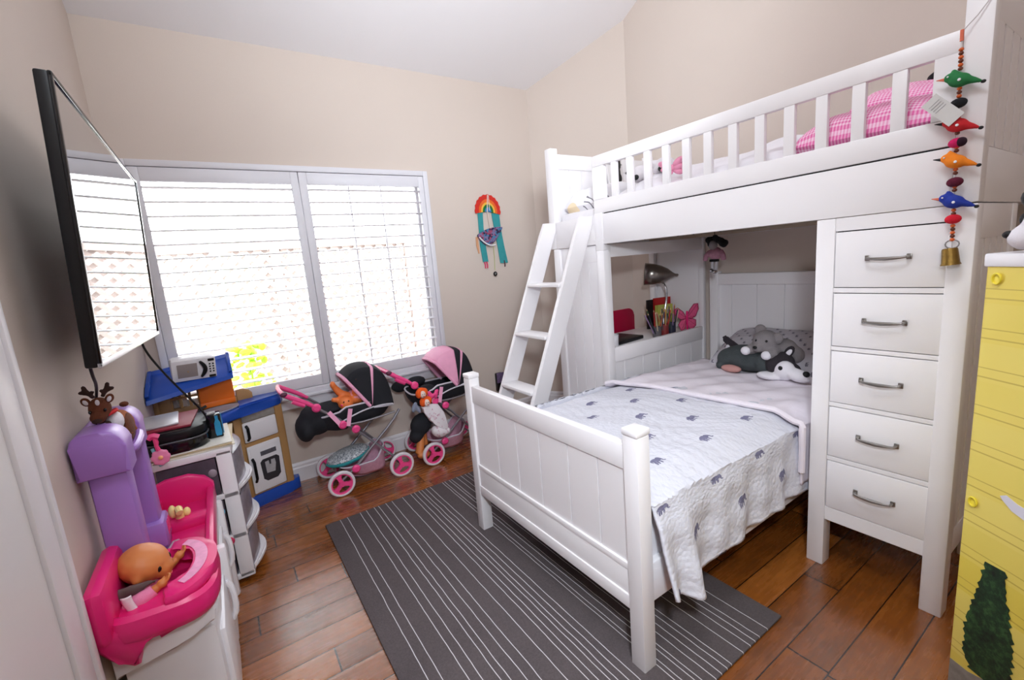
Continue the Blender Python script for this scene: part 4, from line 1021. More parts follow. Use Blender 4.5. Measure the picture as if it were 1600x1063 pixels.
g = G(); g.prism([(0.002, 0.004), (0.3, 0.004), (0.3, 0.20), (0.17, 0.205), (0.10, 0.19), (0.05, 0.17), (0.002, 0.165)], P0 + dn * 0.0002, dd, Z, dn * 0.0008); obj('stone_print', g, mat('printed_stone', (136, 132, 124), 0.6, var=0.5, vs=40), dh, smooth=False)
pa = P0 + dd * 0.112 - dn * 0.05
pn = thing('plush_panda', 'black and white plush panda lying on top of the yellow dollhouse', 'plush toy', (pa.x, pa.y, HD))
g = G(); g.ell(pa + Z * (HD + 0.066), (0.07, 0.07, 0.064)); g.ell(pa + dd * 0.09 - dn * 0.04 + Z * (HD + 0.062), (0.08, 0.08, 0.06)); g.ell(pa - dd * 0.045 + dn * 0.035 + Z * (HD + 0.034), (0.035, 0.035, 0.03)); obj('body', g, M_wp, pn, remesh=0.008)
obj('ear', G().ell(pa - dd * 0.066 + Z * (HD + 0.122), (0.026, 0.026, 0.026)), M_black, pn); obj('ear', G().ell(pa + dd * 0.03 - dn * 0.05 + Z * (HD + 0.128), (0.026, 0.026, 0.026)), M_black, pn)
obj('eye_patch', G().ell(pa - dd * 0.058 + dn * 0.025 + Z * (HD + 0.074), (0.014, 0.014, 0.017)), M_black, pn); obj('eye_patch', G().ell(pa - dd * 0.01 + dn * 0.062 + Z * (HD + 0.084), (0.016, 0.016, 0.018)), M_black, pn)
obj('nose', G().ell(pa - dd * 0.068 + dn * 0.055 + Z * (HD + 0.042), (0.011, 0.011, 0.009)), M_black, pn)
obj('arm', G().tube([pa + dd * 0.05 + dn * 0.02 + Z * (HD + 0.045), pa + dd * 0.06 + dn * 0.055 + Z * (HD + 0.022)], [0.024, 0.022], 10), M_black, pn)

# ------------------------------------------------------------------ doll strollers under the window
M_bpink = mat('candy_pink_plastic', (240, 74, 140), 0.35, var=0.03)
M_tyre = mat('white_tyre', (222, 216, 222), 0.5, var=0.03)
M_mesh = mat('pink_mesh_fabric', (206, 154, 176), 0.85, var=0.25, vs=70, bump=0.3, bs=300)
M_lpink = mat('pale_pink_satin', (240, 168, 200), 0.55, var=0.08, vs=24, bump=0.25, bs=40)
M_silver = mat('silver_piping', (206, 202, 212), 0.5, var=0.05)
def wheel(par, x, y, z, r):
    g = G(); g.lathe([(r * 0.80, -0.011), (r * 0.93, -0.0125), (r, -0.007), (r, 0.007), (r * 0.93, 0.0125), (r * 0.80, 0.011), (r * 0.80, -0.011)], (x, y, z), (0, -1, 0), 32, cap=False)
    w = obj('wheel', g, M_tyre, par)
    g = G(); g.lathe([(r * 0.70, -0.008), (r * 0.81, -0.011), (r * 0.81, 0.011), (r * 0.70, 0.008), (r * 0.70, -0.008)], (x, y, z), (0, -1, 0), 32, cap=False)
    for k in range(3):
        a = math.radians(90 + 120 * k + 15); d = Vector((math.cos(a), 0, math.sin(a))); t = Vector((-d.z, 0, d.x)); c0 = Vector((x, y - 0.008, z))
        g.prism([(0, -r * .16), (r * .5, -r * .13), (r * .78, -r * .3), (r * .78, r * .3), (r * .5, r * .13), (0, r * .16)], c0, d, t, Vector((0, 0.014, 0)), 0.002)
    g.cyl((x, y - 0.014, z), (x, y + 0.012, z), r * 0.22, r * 0.22, 16); obj('hub', g, M_bpink, w)
    return w
def stroller(dx, dz, fold, label):
    """doll pram: crossed tubes, bassinet with hood, basket, four wheels"""
    t = thing('doll_stroller', label, 'doll stroller', (1.05 + dx, -0.28, 0.0), group='doll strollers under the window')
    V = lambda x, y, z: Vector((x + dx, y, z))
    yn, yf = -0.435, -0.125; r = 0.083
    for x, y in ((0.862, -0.45), (1.258, -0.45), (0.855, -0.112), (1.25, -0.112)): wheel(t, x + dx, y, r + 0.001, r)
    for y in (yn + 0.02, yf - 0.0):
        g = G(); g.tube([V(0.78, y, 0.605), V(0.90, y, 0.50), V(1.05, y, 0.345), V(1.245, y, 0.115)], 0.0085, 10); obj('push_tube', g, M_tube, t)
        g = G(); g.tube([V(1.30, y, 0.46), V(1.24, y, 0.385), V(1.08, y, 0.25), V(0.95, y, 0.135), V(0.875, y, 0.09)], 0.0085, 10, smooth=1); obj('cross_tube', g, M_tube, t)
        g = G(); g.tube([V(0.90, y, 0.455), V(1.02, y, 0.435), V(1.15, y, 0.44), V(1.27, y, 0.45)], 0.0065, 8, smooth=1); obj('seat_tube', g, M_tube, t)
    g = G()
    for x, z in ((1.25, 0.09), (0.87, 0.09)): g.cyl(V(x, -0.45, z), V(x, -0.11, z), 0.006, 0.006, 10)
    g.cyl(V(1.06, yn + .02, 0.335), V(1.06, yf, 0.335), 0.006, 0.006, 10); obj('axle', g, M_tube, t)
    g = G(); 
    for y in (yn + 0.02, yf):
        g.tube([V(0.79, y, 0.60), V(0.735, y, 0.645), V(0.665, y, 0.69), V(0.63, y, 0.715)], [0.011, 0.014, 0.015, 0.014], 10, smooth=1)
    g.tube([V(0.63, yn + .02, 0.715), V(0.618, -0.33, 0.722), V(0.618, -0.22, 0.722), V(0.63, yf, 0.715)], 0.013, 10, smooth=1)
    h = obj('handle', g, M_bpink, t)
    g = G(); g.ell(V(0.63, yn + .018, 0.717), (0.020, 0.016, 0.016)); obj('handle_cap', g, mat('dark_plum_grip', (96, 40, 66), 0.5), h)
    g = G(); g.tube([V(0.668, yn + .018, 0.668), V(0.70, yn + .018, 0.645), V(0.73, yn + .018, 0.628)], 0.014, 10); obj('squeeze_lever', g, M_bpink, h)
    for x, z in ((0.79, 0.60), (1.0, 0.405), (0.925, 0.455), (0.965, 0.145)):
        g = G(); g.lathe([(0, 0), (0.022, 0), (0.026, 0.006), (0.026, 0.018), (0.016, 0.026), (0, 0.026)], V(x, yn + 0.016, z), (0, -1, 0), 18, cap=False); obj('joint', g, M_bpink, t)
    # bassinet
    g = G()
    def bas(a, b):
        ang = 2 * PI * a; k = 1 - b; e = 0.72 + 0.28 * (1 - (1 - k) ** 2) if b < 1 else 0.6
        cx, cy = 1.03, -0.28; ex = 0.25 * (abs(math.cos(ang)) ** 0.7) * (1 if math.cos(ang) > 0 else -1); ey = 0.135 * (abs(math.sin(ang)) ** 0.7) * (1 if math.sin(ang) > 0 else -1)
        return V(cx + ex * e, cy + ey * e, 0.545 - 0.125 * b + 0.012 * math.sin(3 * ang) * (1 - b) - 0.02 * (math.cos(ang) < -0.3))
    g.grid(bas, 36, 6)
    g.prism([(0.18 * math.cos(a), 0.095 * math.sin(a)) for a in [2 * PI * i / 24 for i in range(24)]], V(1.03, -0.28, 0.43), X, Y, Z * 0.03)
    bs = obj('bassinet', g, M_navy, t, solid=0.006, soff=0)
    g = G(); g.tube([bas(i / 40, 0.0) + Vector((0, -0.002, 0.002)) for i in range(40)], 0.006, 6, closed=True); obj('piping', g, M_silver, bs)
    g = G(); g.tube([V(0.93 + 0.33 * q, -0.425 + 0.008 * math.sin(3 * q), 0.475 + 0.03 * math.sin(2.6 * q) + 0.02 * q) for q in [i / 10 for i in range(11)]], 0.005, 6); obj('piping', g, M_silver, bs)
    # footmuff drooping over the handle side
    g = G()
    if not fold:
        g.ell(V(0.80, -0.27, 0.485), (0.105, 0.125, 0.10), rot(0, 38, 0)); g.ell(V(0.725, -0.28, 0.445), (0.055, 0.12, 0.085)); g.ell(V(0.90, -0.27, 0.545), (0.10, 0.115, 0.03))
    else:
        g.ell(V(0.79, -0.14, 0.54), (0.075, 0.05, 0.045)); g.ell(V(0.90, -0.16, 0.555), (0.08, 0.05, 0.04)); g.ell(V(0.90, -0.36, 0.515), (0.075, 0.06, 0.055))
    obj('footmuff', g, M_navy, t, remesh=0.012)
    # hood : three ribs of cloth opening towards the handle
    hx, hz = (1.125, 0.515)
    A0, A1 = (128, -4) if not fold else (132, 8)
    def hood(a, b, s=1.0):
        th = math.radians(A0 + (A1 - A0) * a)                       # fan angle about the side pivots
        c = abs(2 * b - 1); sg = -1 if b < 0.5 else 1
        if c > 0.42: k = 0.06 + 0.88 * ((1 - c) / 0.58) ** 0.8; yy = 0.138 * (1 - 0.16 * (1 - (c - 0.42) / 0.58) ** 2)
        else: k = 0.94 + 0.06 * math.cos(c / 0.42 * PI / 2); yy = 0.116 * (c / 0.42) ** 0.85
        k *= s * (1 + 0.018 * math.sin(a * 4 * PI))
        return V(hx + 0.158 * math.cos(th) * k * (1.0 if math.cos(th) > 0 else 1.45), -0.28 + sg * yy * (0.97 if s < 1 else (1.03 if s > 1 else 1)), hz + 0.285 * math.sin(th) * k)
    g = G(); g.grid(hood, 26, 40); hd = obj('hood', g, M_navy, t, solid=0.004, soff=0)
    g = G(); g.grid(lambda a, b: hood(0.01 + a * 0.9, b, 0.96), 20, 40); g.tube([hood(0.0, i / 40) + Vector((-0.004, 0, 0)) for i in range(41)], 0.010, 8)
    if fold: g.grid(lambda a, b: hood(0.0 + a * 0.34, b, 1.014), 10, 40)
    obj('hood_lining', g, M_lpink, hd, solid=0.003, soff=0)
    g = G(); g.grid(lambda a, b: hood((0.36 if not fold else 0.50) + a * 0.06, b, 1.014), 2, 40); obj('hood_stripe', g, M_lpink, hd, solid=0.002, soff=0)
    g = G(); g.tube([hood(1.0, i / 40) for i in range(41)], 0.006, 6); obj('piping', g, M_silver, hd)
    # lower basket
    g = G()
    def bk(a, b):
        ang = 2 * PI * a; e = 1 - 0.35 * b; ex = 0.155 * (abs(math.cos(ang)) ** 0.6) * (1 if math.cos(ang) > 0 else -1); ey = 0.125 * (abs(math.sin(ang)) ** 0.6) * (1 if math.sin(ang) > 0 else -1)
        return V(1.03 + ex * e + (0.05 if not fold else 0.02) * b, -0.29 + ey * e, 0.155 - 0.095 * b + 0.07 * sm(0.2, 0.8, math.cos(ang)) * (1 - b))
    g.grid(bk, 32, 5); g.prism([(0.10 * math.cos(a), 0.08 * math.sin(a)) for a in [2 * PI * i / 20 for i in range(20)]], V(1.05, -0.29, 0.058), X, Y, Z * 0.006)
    b2 = obj('basket', g, M_mesh, t, solid=0.003, soff=0)
    g = G(); g.tube([bk(i / 32, 0) for i in range(32)], 0.005, 6, closed=True); obj('piping', g, M_silver, b2)
    for x0, x1, z0, z1 in ((0.855, 0.915, 0.555, 0.455), (0.985, 0.955, 0.545, 0.44)):
        g = G(); a, b = V(x0, -0.432, z0), V(x1, -0.44, z1); d = (b - a).normalized(); sd = d.cross(Y).normalized(); g.prism([(-.013, 0), (.013, 0), (.013, (b - a).length), (-.013, (b - a).length)], a, sd, d, Vector((0, 0.003, 0))); obj('strap', g, M_lpink, t, smooth=False)
    return t
stroller(0.0, 0, False, 'doll stroller with black hood up and orange doll inside, left of the two')
stroller(0.632, 0, True, 'doll stroller with pale pink hood pushed back, half behind the footboard post')
# pillow in the first basket
g = G(); g.ell((0.955, -0.29, 0.19), (0.150, 0.112, 0.042), rot(0, -9, 0)); pw = obj('doll_pillow', g, mat('teal_satin', (52, 158, 164), 0.5, var=0.08), label='teal and silver doll cushion lying in the basket of the left stroller', cat='cushion', remesh=0.012)
def sparkle():
    t = NT('sequins_painted_glint'); v = t.new('ShaderNodeTexVoronoi'); v.inputs['Scale'].default_value = 170.0; t.l.new(t.obj(), v.inputs['Vector']); n = t.sep(v.outputs['Color'])[0]; t.l.new(t.mix(n, rgb(84, 92, 104), rgb(214, 218, 222)), t.b.inputs['Base Color']); t.b.inputs['Roughness'].default_value = 0.6; return t.m  # sequin glints put into the colour as randomly bright and dark cells
M_spark = sparkle()
obj('sequin_top', G().ell((0.953, -0.292, 0.203), (0.140, 0.108, 0.036), rot(0, -9, 0)), M_spark, pw)
# doll lying in the first stroller
dl = thing('doll', 'orange-skinned baby doll with raised legs lying in the left stroller', 'doll', (1.0, -0.33, 0.53))
M_od = mat('orange_doll_skin', (232, 124, 62), 0.5, var=0.05)
g = G(); g.ell((1.045, -0.33, 0.585), (0.07, 0.06, 0.045)); g.ell((0.975, -0.37, 0.575), (0.05, 0.05, 0.046)); g.tube([(1.01, -0.34, 0.60), (0.955, -0.33, 0.635), (0.925, -0.335, 0.685)], [0.028, 0.024, 0.02], 10, smooth=1); g.ell((0.918, -0.342, 0.70), (0.018, 0.02, 0.026))
g.tube([(1.05, -0.36, 0.60), (1.045, -0.375, 0.65), (1.05, -0.38, 0.70)], [0.028, 0.024, 0.02], 10, smooth=1); g.ell((1.052, -0.388, 0.715), (0.019, 0.021, 0.026)); g.tube([(0.985, -0.345, 0.57), (0.93, -0.355, 0.60), (0.895, -0.36, 0.61)], [0.02, 0.017, 0.015], 10)
obj('body', g, M_od, dl, remesh=0.007)
g = G(); g.ell((1.055, -0.33, 0.60), (0.06, 0.062, 0.042)); obj('dress', g, mat('floral_pink', (236, 150, 164), 0.85, var=0.3, vs=50), dl)
obj('mouth', G().ell((0.945, -0.402, 0.572), (0.009, 0.008, 0.007)), M_hot, dl)
for x in (0.955, 0.985): obj('eye', G().ell((x, -0.413, 0.592), (0.005, 0.004, 0.005)), M_gloss, dl)

# things hanging on the second stroller
M_or = mat('orange_yarn', (238, 92, 22), 0.9, var=0.25, vs=60, bump=0.6, bs=120)
def rag(x, y, z, lab):
    r = thing('rag_doll', lab, 'rag doll', (x, y, z - 0.05), group='orange-haired rag dolls on the right stroller')
    g = G(); g.ell((x - 0.022, y, z + 0.006), (0.024, 0.026, 0.032)); g.ell((x + 0.022, y + 0.0, z + 0.012), (0.022, 0.026, 0.03)); g.ell((x, y + 0.014, z + 0.016), (0.034, 0.02, 0.03)); h = obj('hair', g, M_or, r, remesh=0.007)
    obj('face', G().ell((x, y - 0.016, z + 0.002), (0.021, 0.017, 0.025)), mat('rag_face', (236, 214, 204), 0.8), r)
    for s in (-1, 1): obj('eye', G().ell((x + s * 0.007, y - 0.033, z + 0.006), (0.003, 0.002, 0.003), None, 8), M_black, r)
    obj('mouth', G().ell((x, y - 0.032, z - 0.009), (0.006, 0.002, 0.003), None, 8), mat('rag_mouth', (204, 40, 50), 0.7), r)
rag(1.455, -0.462, 0.535, 'upper orange-haired rag doll tied to the right stroller'); rag(1.475, -0.465, 0.472, 'lower orange-haired rag doll tied to the right stroller')
g = G()
for s in (-1, 1):
    for k in range(3): g.ell((1.535 + s * (0.016 + 0.006 * k), -0.462, 0.515 + 0.018 * (k - 1)), (0.02, 0.012, 0.014), rot(0, -s * 25 * (k - 1), 0), 8)
g.ell((1.535, -0.47, 0.512), (0.011, 0.011, 0.012)); obj('bow', g, M_bpink, label='candy pink bow tied beside the rag dolls on the right stroller', cat='bow', remesh=0.006)
g = G(); g.ell((1.395, -0.45, 0.455), (0.018, 0.014, 0.04), rot(0, 25, 0)); g.ell((1.42, -0.452, 0.435), (0.016, 0.014, 0.035), rot(0, -20, 0)); obj('clip_toy', g, mat('grey_blue_cloth', (132, 138, 158), 0.8, var=0.3, vs=60), label='grey-blue cloth clip toy hanging left of the rag dolls', cat='toy', remesh=0.006)
def floral():
    t = NT('pale_floral_cloth'); n = t.noise(45.0, 3, 0.6, t.obj()); rp = t.new('ShaderNodeValToRGB'); t.l.new(n, rp.inputs[0]); e = rp.color_ramp.elements; e[0].position = 0.56; e[0].color = rgb(232, 224, 228); e[1].position = 0.66; e[1].color = rgb(206, 160, 178); t.l.new(rp.outputs[0], t.b.inputs['Base Color']); t.b.inputs['Roughness'].default_value = 0.9; return t.m
M_flo = floral()
g = G(); g.prism([(1.44, 0.445), (1.50, 0.455), (1.56, 0.44), (1.60, 0.37), (1.62, 0.27), (1.61, 0.235), (1.575, 0.25), (1.53, 0.30), (1.49, 0.33), (1.455, 0.40)], (0, -0.475, 0), X, Z, Y * 0.03, 0.008); obj('cloth_bag', g, M_flo, label='pale floral cloth bag hanging from the right stroller frame', cat='bag')
g = G(); g.ell((1.555, -0.44, 0.235), (0.06, 0.05, 0.045), rot(0, 30, 0)); g.ell((1.60, -0.45, 0.225), (0.04, 0.03, 0.03)); obj('doll_blanket', g, M_flo, label='bunched floral blanket below the cloth bag on the right stroller', cat='blanket', remesh=0.009)
dl2 = thing('doll', 'doll with bare tan legs hanging head-first from the right stroller', 'doll', (1.44, -0.33, 0.07))
g = G(); g.ell((1.455, -0.37, 0.295), (0.075, 0.06, 0.085), rot(0, 40, 0)); g.ell((1.415, -0.37, 0.225), (0.05, 0.05, 0.06), rot(0, 40, 0)); obj('trousers', g, M_navy, dl2, remesh=0.008)
g = G(); g.tube([(1.44, -0.37, 0.22), (1.425, -0.39, 0.14), (1.40, -0.40, 0.095)], [0.03, 0.03, 0.028], 10, smooth=1); g.ell((1.435, -0.41, 0.085), (0.05, 0.03, 0.026)); g.tube([(1.47, -0.34, 0.22), (1.47, -0.35, 0.13)], [0.028, 0.028], 10); obj('legs', g, M_skin, dl2, remesh=0.007)

# ------------------------------------------------------------------ toy kitchen in the corner
def kwarp(g):
    """the kitchen is a corner unit: its front runs back towards the window wall on the right"""
    for v in g.bm.verts:
        t = (v.co.y + 0.03) / -0.28; yf = -0.365 + 0.369 * v.co.x
        v.co.y = -0.03 + t * (yf + 0.03)
        if v.co.z > 0.792: v.co.z += 0.10 * max(0.0, min(v.co.x, 0.42))
    return g
kobj = lambda n, g, *k, **w: obj(n, kwarp(g), *k, **w)
kt = thing('toy_kitchen', 'blue and tan plastic toy kitchen standing in the corner left of the window', 'toy kitchen', (0.36, -0.2, 0))
g = G(); g.prism(rrect(0.34, 0.27, 0.06), (0.495, -0.175, 0.0), X, Y, Z * 0.075, 0.015); kobj('foot', g, M_blue, kt)
g = G()
for x0 in (0.352, 0.588): g.box(x0, x0 + 0.042, -0.305, -0.05, 0.07, 0.61, 0.008)
g.box(0.39, 0.592, -0.30, -0.05, 0.394, 0.418, 0.004); g.box(0.39, 0.592, -0.285, -0.27, 0.07, 0.60); g.box(0.05, 0.36, -0.20, -0.05, 0.0, 0.60, 0.01)
kobj('cabinet', g, M_tan, kt)
for z0, z1, mark in ((0.418, 0.548, False), (0.085, 0.394, True)):
    g = G(); g.box(0.397, 0.585, -0.315, -0.285, z0 + 0.004, z1, 0.008); g.box(0.412, 0.575, -0.318, -0.31, z0 + 0.016, z1 - 0.014, 0.003); d = kobj('door', g, M_wpl, kt)
    g = G(); zc = (z0 + z1) / 2; hh2 = 0.045 if not mark else 0.075; g.tube([(0.417, -0.316, zc + hh2), (0.424, -0.338, zc + hh2 * .7), (0.424, -0.338, zc - hh2 * .7), (0.417, -0.316, zc - hh2)], 0.0085, 8); kobj('handle', g, M_black, d)
    if mark:
        g = G(); g.prism([(-.05, -.07), (-.03, -.09), (.03, -.09), (.05, -.07), (.055, .04), (.04, .055), (-.04, .055), (-.055, .04)], (0.51, -0.3205, 0.235), X, Z, Y * 0.004); kobj('printed_window', g, mat('oven_print_dark', (46, 44, 50), 0.5), d, smooth=False)
        g = G(); g.prism([(-.028, -.045), (.02, -.05), (.03, .0), (.028, .03), (.005, .032), (.003, .005), (-.006, .005), (-.008, .032), (-.03, .03)], (0.51, -0.3225, 0.24), X, Z, Y * 0.003); kobj('printed_food', g, mat('oven_print_pale', (176, 174, 178), 0.5, var=0.3, vs=40), d, smooth=False)
        g = G(); g.prism([(-.045, 0), (.045, 0), (.045, .028), (-.045, .028)], (0.51, -0.3215, 0.315), X, Z, Y * 0.004); kobj('printed_controls', g, mat('oven_print_grey', (90, 88, 96), 0.5, var=0.6, vs=90), d, smooth=False)
g = G(); g.box(0.40, 0.585, -0.31, -0.28, 0.552, 0.60, 0.006); kobj('control_panel', g, mat('grey_panel', (150, 146, 140), 0.5, var=0.3, vs=60), kt)
g = G(); g.prism([(0.02, -0.04), (0.635, -0.04), (0.645, -0.20), (0.63, -0.32), (0.58, -0.345), (0.46, -0.345), (0.40, -0.375), (0.33, -0.42), (0.22, -0.44), (0.10, -0.43), (0.02, -0.40)], (0, 0, 0.60), X, Y, Z * 0.058, 0.018)
g.prism([(0.40, -0.06), (0.63, -0.06), (0.635, -0.20), (0.62, -0.31), (0.46, -0.33), (0.40, -0.36)], (0, 0, 0.655), X, Y, Z * 0.014, 0.006); ct = kobj('worktop', g, M_blue, kt)
g = G(); g.lathe([(0, 0), (0.10, 0), (0.11, 0.008), (0.108, 0.012), (0.09, 0.006), (0, 0.006)], (0.30, -0.27, 0.657), (0, 0, 1), 28, cap=False); kobj('basin_print', g, mat('grey_basin', (160, 166, 178), 0.35), ct)
g = G(); g.box(0.0, 0.03, -0.13, -0.05, 0.655, 0.85, 0.004); g.box(0.005, 0.40, -0.13, -0.09, 0.655, 0.70, 0.006); g.box(0.005, 0.40, -0.13, -0.09, 0.81, 0.855, 0.006)
for xx in (0.075, 0.12, 0.165, 0.208): g.box(xx, xx + 0.013, -0.125, -0.10, 0.69, 0.82)
g.box(0.02, 0.22, -0.125, -0.10, 0.752, 0.765); g.box(0.02, 0.08, -0.13, -0.09, 0.69, 0.82, 0.004)
g.prism([(0.40, 0.655), (0.485, 0.655), (0.485, 0.70), (0.47, 0.722), (0.44, 0.735), (0.40, 0.735)], (0, -0.13, 0), X, Z, Y * 0.04, 0.008)
kobj('back_panel', g, M_tan, kt)
g = G(); g.box(0.215, 0.392, -0.16, -0.06, 0.70, 0.835, 0.01); g.box(0.215, 0.392, -0.165, -0.06, 0.67, 0.705, 0.006); kobj('bin', g, M_orange, kt)
g = G()
pr = [(-0.33, 0.80), (-0.325, 0.822), (-0.24, 0.865), (-0.06, 0.905), (-0.05, 0.925), (-0.03, 0.925), (-0.03, 0.83), (-0.20, 0.822), (-0.31, 0.795)]
g.prism(pr, (0.003, 0, 0), Y, Z, X * 0.40, 0.006)
for i, (xa, xb) in enumerate(((0.02, 0.19), (0.21, 0.385))):
    pass
rf = kobj('roof', g, M_blue, kt)
g = G(); g.prism([(-0.315, 0.832), (-0.245, 0.868), (-0.075, 0.905), (-0.075, 0.935), (-0.09, 0.935), (-0.25, 0.885), (-0.325, 0.845)], (0.003, 0, 0), Y, Z, X * 0.018, 0.004); kobj('roof_rim', g, M_blue, rf); g = G(); g.prism([(-0.315, 0.832), (-0.245, 0.868), (-0.075, 0.905), (-0.075, 0.935), (-0.09, 0.935), (-0.25, 0.885), (-0.325, 0.845)], (0.385, 0, 0), Y, Z, X * 0.018, 0.004); kobj('roof_rim', g, M_blue, rf)
mw = thing('toy_microwave', 'white toy microwave with black handle tilted on the blue toy kitchen roof', 'toy microwave', (0.22, -0.2, 0.86))
RM = rot(12, 2, 8); mc = Vector((0.222, -0.225, 0.942))
def mb(c, s, bev=0.004): return G().obox(mc + RM @ Vector(c), s, RM, bev)
obj('body', mb((0, 0, 0), (0.205, 0.10, 0.118), 0.02), M_wpl, mw)
g = mb((0, -0.045, 0), (0.205, 0.014, 0.122), 0.006); fa = obj('front_panel', g, M_wpl, mw)
obj('window', mb((-0.032, -0.0535, 0.0), (0.092, 0.004, 0.078), 0.003), mat('grey_toy_window', (150, 140, 138), 0.3, var=0.05), fa)
obj('window_dot', G().ell(mc + RM @ Vector((-0.03, -0.056, -0.006)), (0.004, 0.003, 0.004), None, 8), M_tan, fa)
g = G(); g.tube([mc + RM @ Vector((0.028 + 0.022 * math.sin(PI * t), -0.058, 0.046 - 0.092 * t)) for t in [i / 10 for i in range(11)]], [0.006, 0.008, 0.0095, 0.0105, 0.011, 0.011, 0.011, 0.0105, 0.0095, 0.008, 0.006], 8); obj('handle', g, M_black, mw)
for i in range(4):
    for j in range(2): obj('button', G().ell(mc + RM @ Vector((0.073 + 0.016 * j, -0.0535, 0.022 - 0.015 * i)), (0.0045, 0.003, 0.0045), None, 8), M_black, mw)
obj('display', mb((0.081, -0.053, 0.046), (0.03, 0.004, 0.015), 0.002), M_black, mw); obj('display', mb((0.081, -0.053, -0.05), (0.032, 0.004, 0.014), 0.002), M_black, mw)

# ------------------------------------------------------------------ plastic drawer cart and what lies on it
ca = thing('drawer_cart', 'white plastic cart with three see-through bow-front drawers against the left wall', 'drawer cart', (0.19, -0.78, 0))
M_smoke = mat('translucent_drawer', (140, 134, 144), 0.25, var=0.5, vs=16)
M_cont_shade = mat('drawer_shadow', (74, 64, 76), 0.6, var=0.5, vs=18)
yA, yB = -0.98, -0.575
def bow(x0, ext, n=12): return [(0.02, yA), (x0, yA)] + [(x0 + ext * math.sin(PI * i / n), yA + (yB - yA) * i / n) for i in range(1, n)] + [(x0, yB), (0.02, yB)]
g = G()
for z0, z1 in ((0.022, 0.05), (0.225, 0.25), (0.428, 0.453), (0.632, 0.662)): g.prism(bow(0.335, 0.012), (0, 0, z0), X, Y, Z * (z1 - z0), 0.004)
for y0 in (yA, yB - 0.022):
    g.box(0.275, 0.335, y0, y0 + 0.022, 0.03, 0.65, 0.004); g.box(0.02, 0.05, y0, y0 + 0.022, 0.03, 0.65, 0.004)
fr = obj('frame', g, M_wpl, ca)
for x0, y0 in ((0.05, yA + .04), (0.05, yB - .04), (0.30, yA + .04), (0.30, yB - .04)): obj('caster', G().cyl((x0, y0 - 0.01, 0.012), (x0, y0 + 0.01, 0.012), 0.012, 0.012, 12), M_black, ca)
for k, z0 in enumerate((0.052, 0.252, 0.455)):
    g = G(); g.prism([(0.335, yA + 0.01)] + [(0.337 + 0.040 * math.sin(PI * i / 12), yA + 0.012 + (yB - yA - 0.024) * i / 12) for i in range(13)] + [(0.335, yB - 0.01)], (0, 0, z0), X, Y, Z * 0.168, 0.003)
    d = obj('drawer', g, M_smoke, ca)
    g = G(); g.prism(bow(0.337, 0.066)[1:-1], (0, 0, z0 - 0.004), X, Y, Z * 0.012, 0.003); g.prism(bow(0.337, 0.058)[1:-1], (0, 0, z0 - 0.002), X, Y, Z * 0.02, 0.003); obj('lip', g, M_wpl, d)
    g = G(); g.box(0.06, 0.27, yA + 0.006, yB - 0.01, z0, z0 + 0.172); obj('shaded_contents', g, M_cont_shade, d, smooth=False)  # dark block: stored things, with the interior's shade put into its colour
for k, (z0, cc, nm) in enumerate(((0.30, (80, 178, 206), 'sky_blue'), (0.49, (150, 140, 150), 'grey'), (0.085, (120, 110, 120), 'grey2'))):
    g = G(); g.ell((0.252, yA + 0.008, z0 + 0.07), (0.018, 0.006, 0.02)); obj('toy_piece', g, mat('piece_' + nm, cc, 0.5), fr)
# hanging odds and ends at the cart's near side
g = G(); g.ell((0.262, -1.005, 0.235), (0.022, 0.012, 0.02)); g.tube([(0.25, -1.01, 0.26), (0.275, -1.01, 0.24), (0.265, -1.01, 0.20)], 0.006, 6); obj('hair_ties', g, mat('raspberry_ties', (186, 40, 84), 0.7), label='raspberry pink hair ties dangling at the side of the drawer cart', cat='hair ties')

zc = 0.662
def mag(z, th, dx, rz, col, lab):
    g = G(); g.obox((0.185 + dx, -0.80, z + th / 2 + 0.0004), (0.30, 0.34, th), rot(0, 0, rz), 0.002); return obj('magazine', g, mat('mag_%d_%d_%d' % col, col, 0.5, var=0.1, vs=30), label=lab, cat='magazine', group='papers on the drawer cart')
mag(zc, 0.008, 0.012, 3, (222, 214, 196), 'bottom cream magazine on the drawer cart'); mag(zc + 0.009, 0.006, 0.016, -2, (196, 176, 138), 'tan-edged magazine in the middle of the stack on the cart'); mag(zc + 0.016, 0.005, 0.006, 2, (226, 222, 212), 'topmost off-white magazine under the black case')
zm = zc + 0.0215
bc = thing('case', 'rounded black zipped case lying on the magazines on the drawer cart', 'case', (0.14, -0.82, zm))
g = G(); g.prism(rrect(0.235, 0.30, 0.075, 7), (0.145, -0.815, zm + 0.0005), X, Y, Z * 0.052, 0.012); obj('lower_shell', g, M_gloss, bc)
g = G(); g.prism(rrect(0.235, 0.30, 0.075, 7), (0.145, -0.815, zm + 0.054), X, Y, Z * 0.046, 0.016); obj('lid', g, M_black, bc)
g = G(); P = rrect(0.238, 0.303, 0.076, 7); g.tube([(0.145 + a, -0.815 + b, zm + 0.053) for a, b in P], 0.0035, 6, closed=True); obj('zip', g, mat('grey_zip', (90, 90, 96), 0.4, metal=0.5), bc)
g = G(); g.tube([(0.20, -0.675, zm + 0.07), (0.23, -0.655, zm + 0.10), (0.265, -0.65, zm + 0.112)], 0.007, 8, smooth=1); obj('handle', g, M_black, bc)
zt2 = zm + 0.1005
g = G(); g.obox((0.125, -0.80, zt2 + 0.006), (0.19, 0.27, 0.010), rot(0, 0, -4), 0.002); obj('folder', g, mat('wine_folder', (140, 26, 50), 0.5), label='wine red folder lying on the black case', cat='folder')
g = G(); g.obox((0.095, -0.79, zt2 + 0.0165), (0.13, 0.23, 0.010), rot(0, 0, 3), 0.003); obj('tablet', g, mat('silver_tablet', (186, 184, 190), 0.35, metal=0.4), label='silver tablet lying on the wine red folder', cat='tablet')
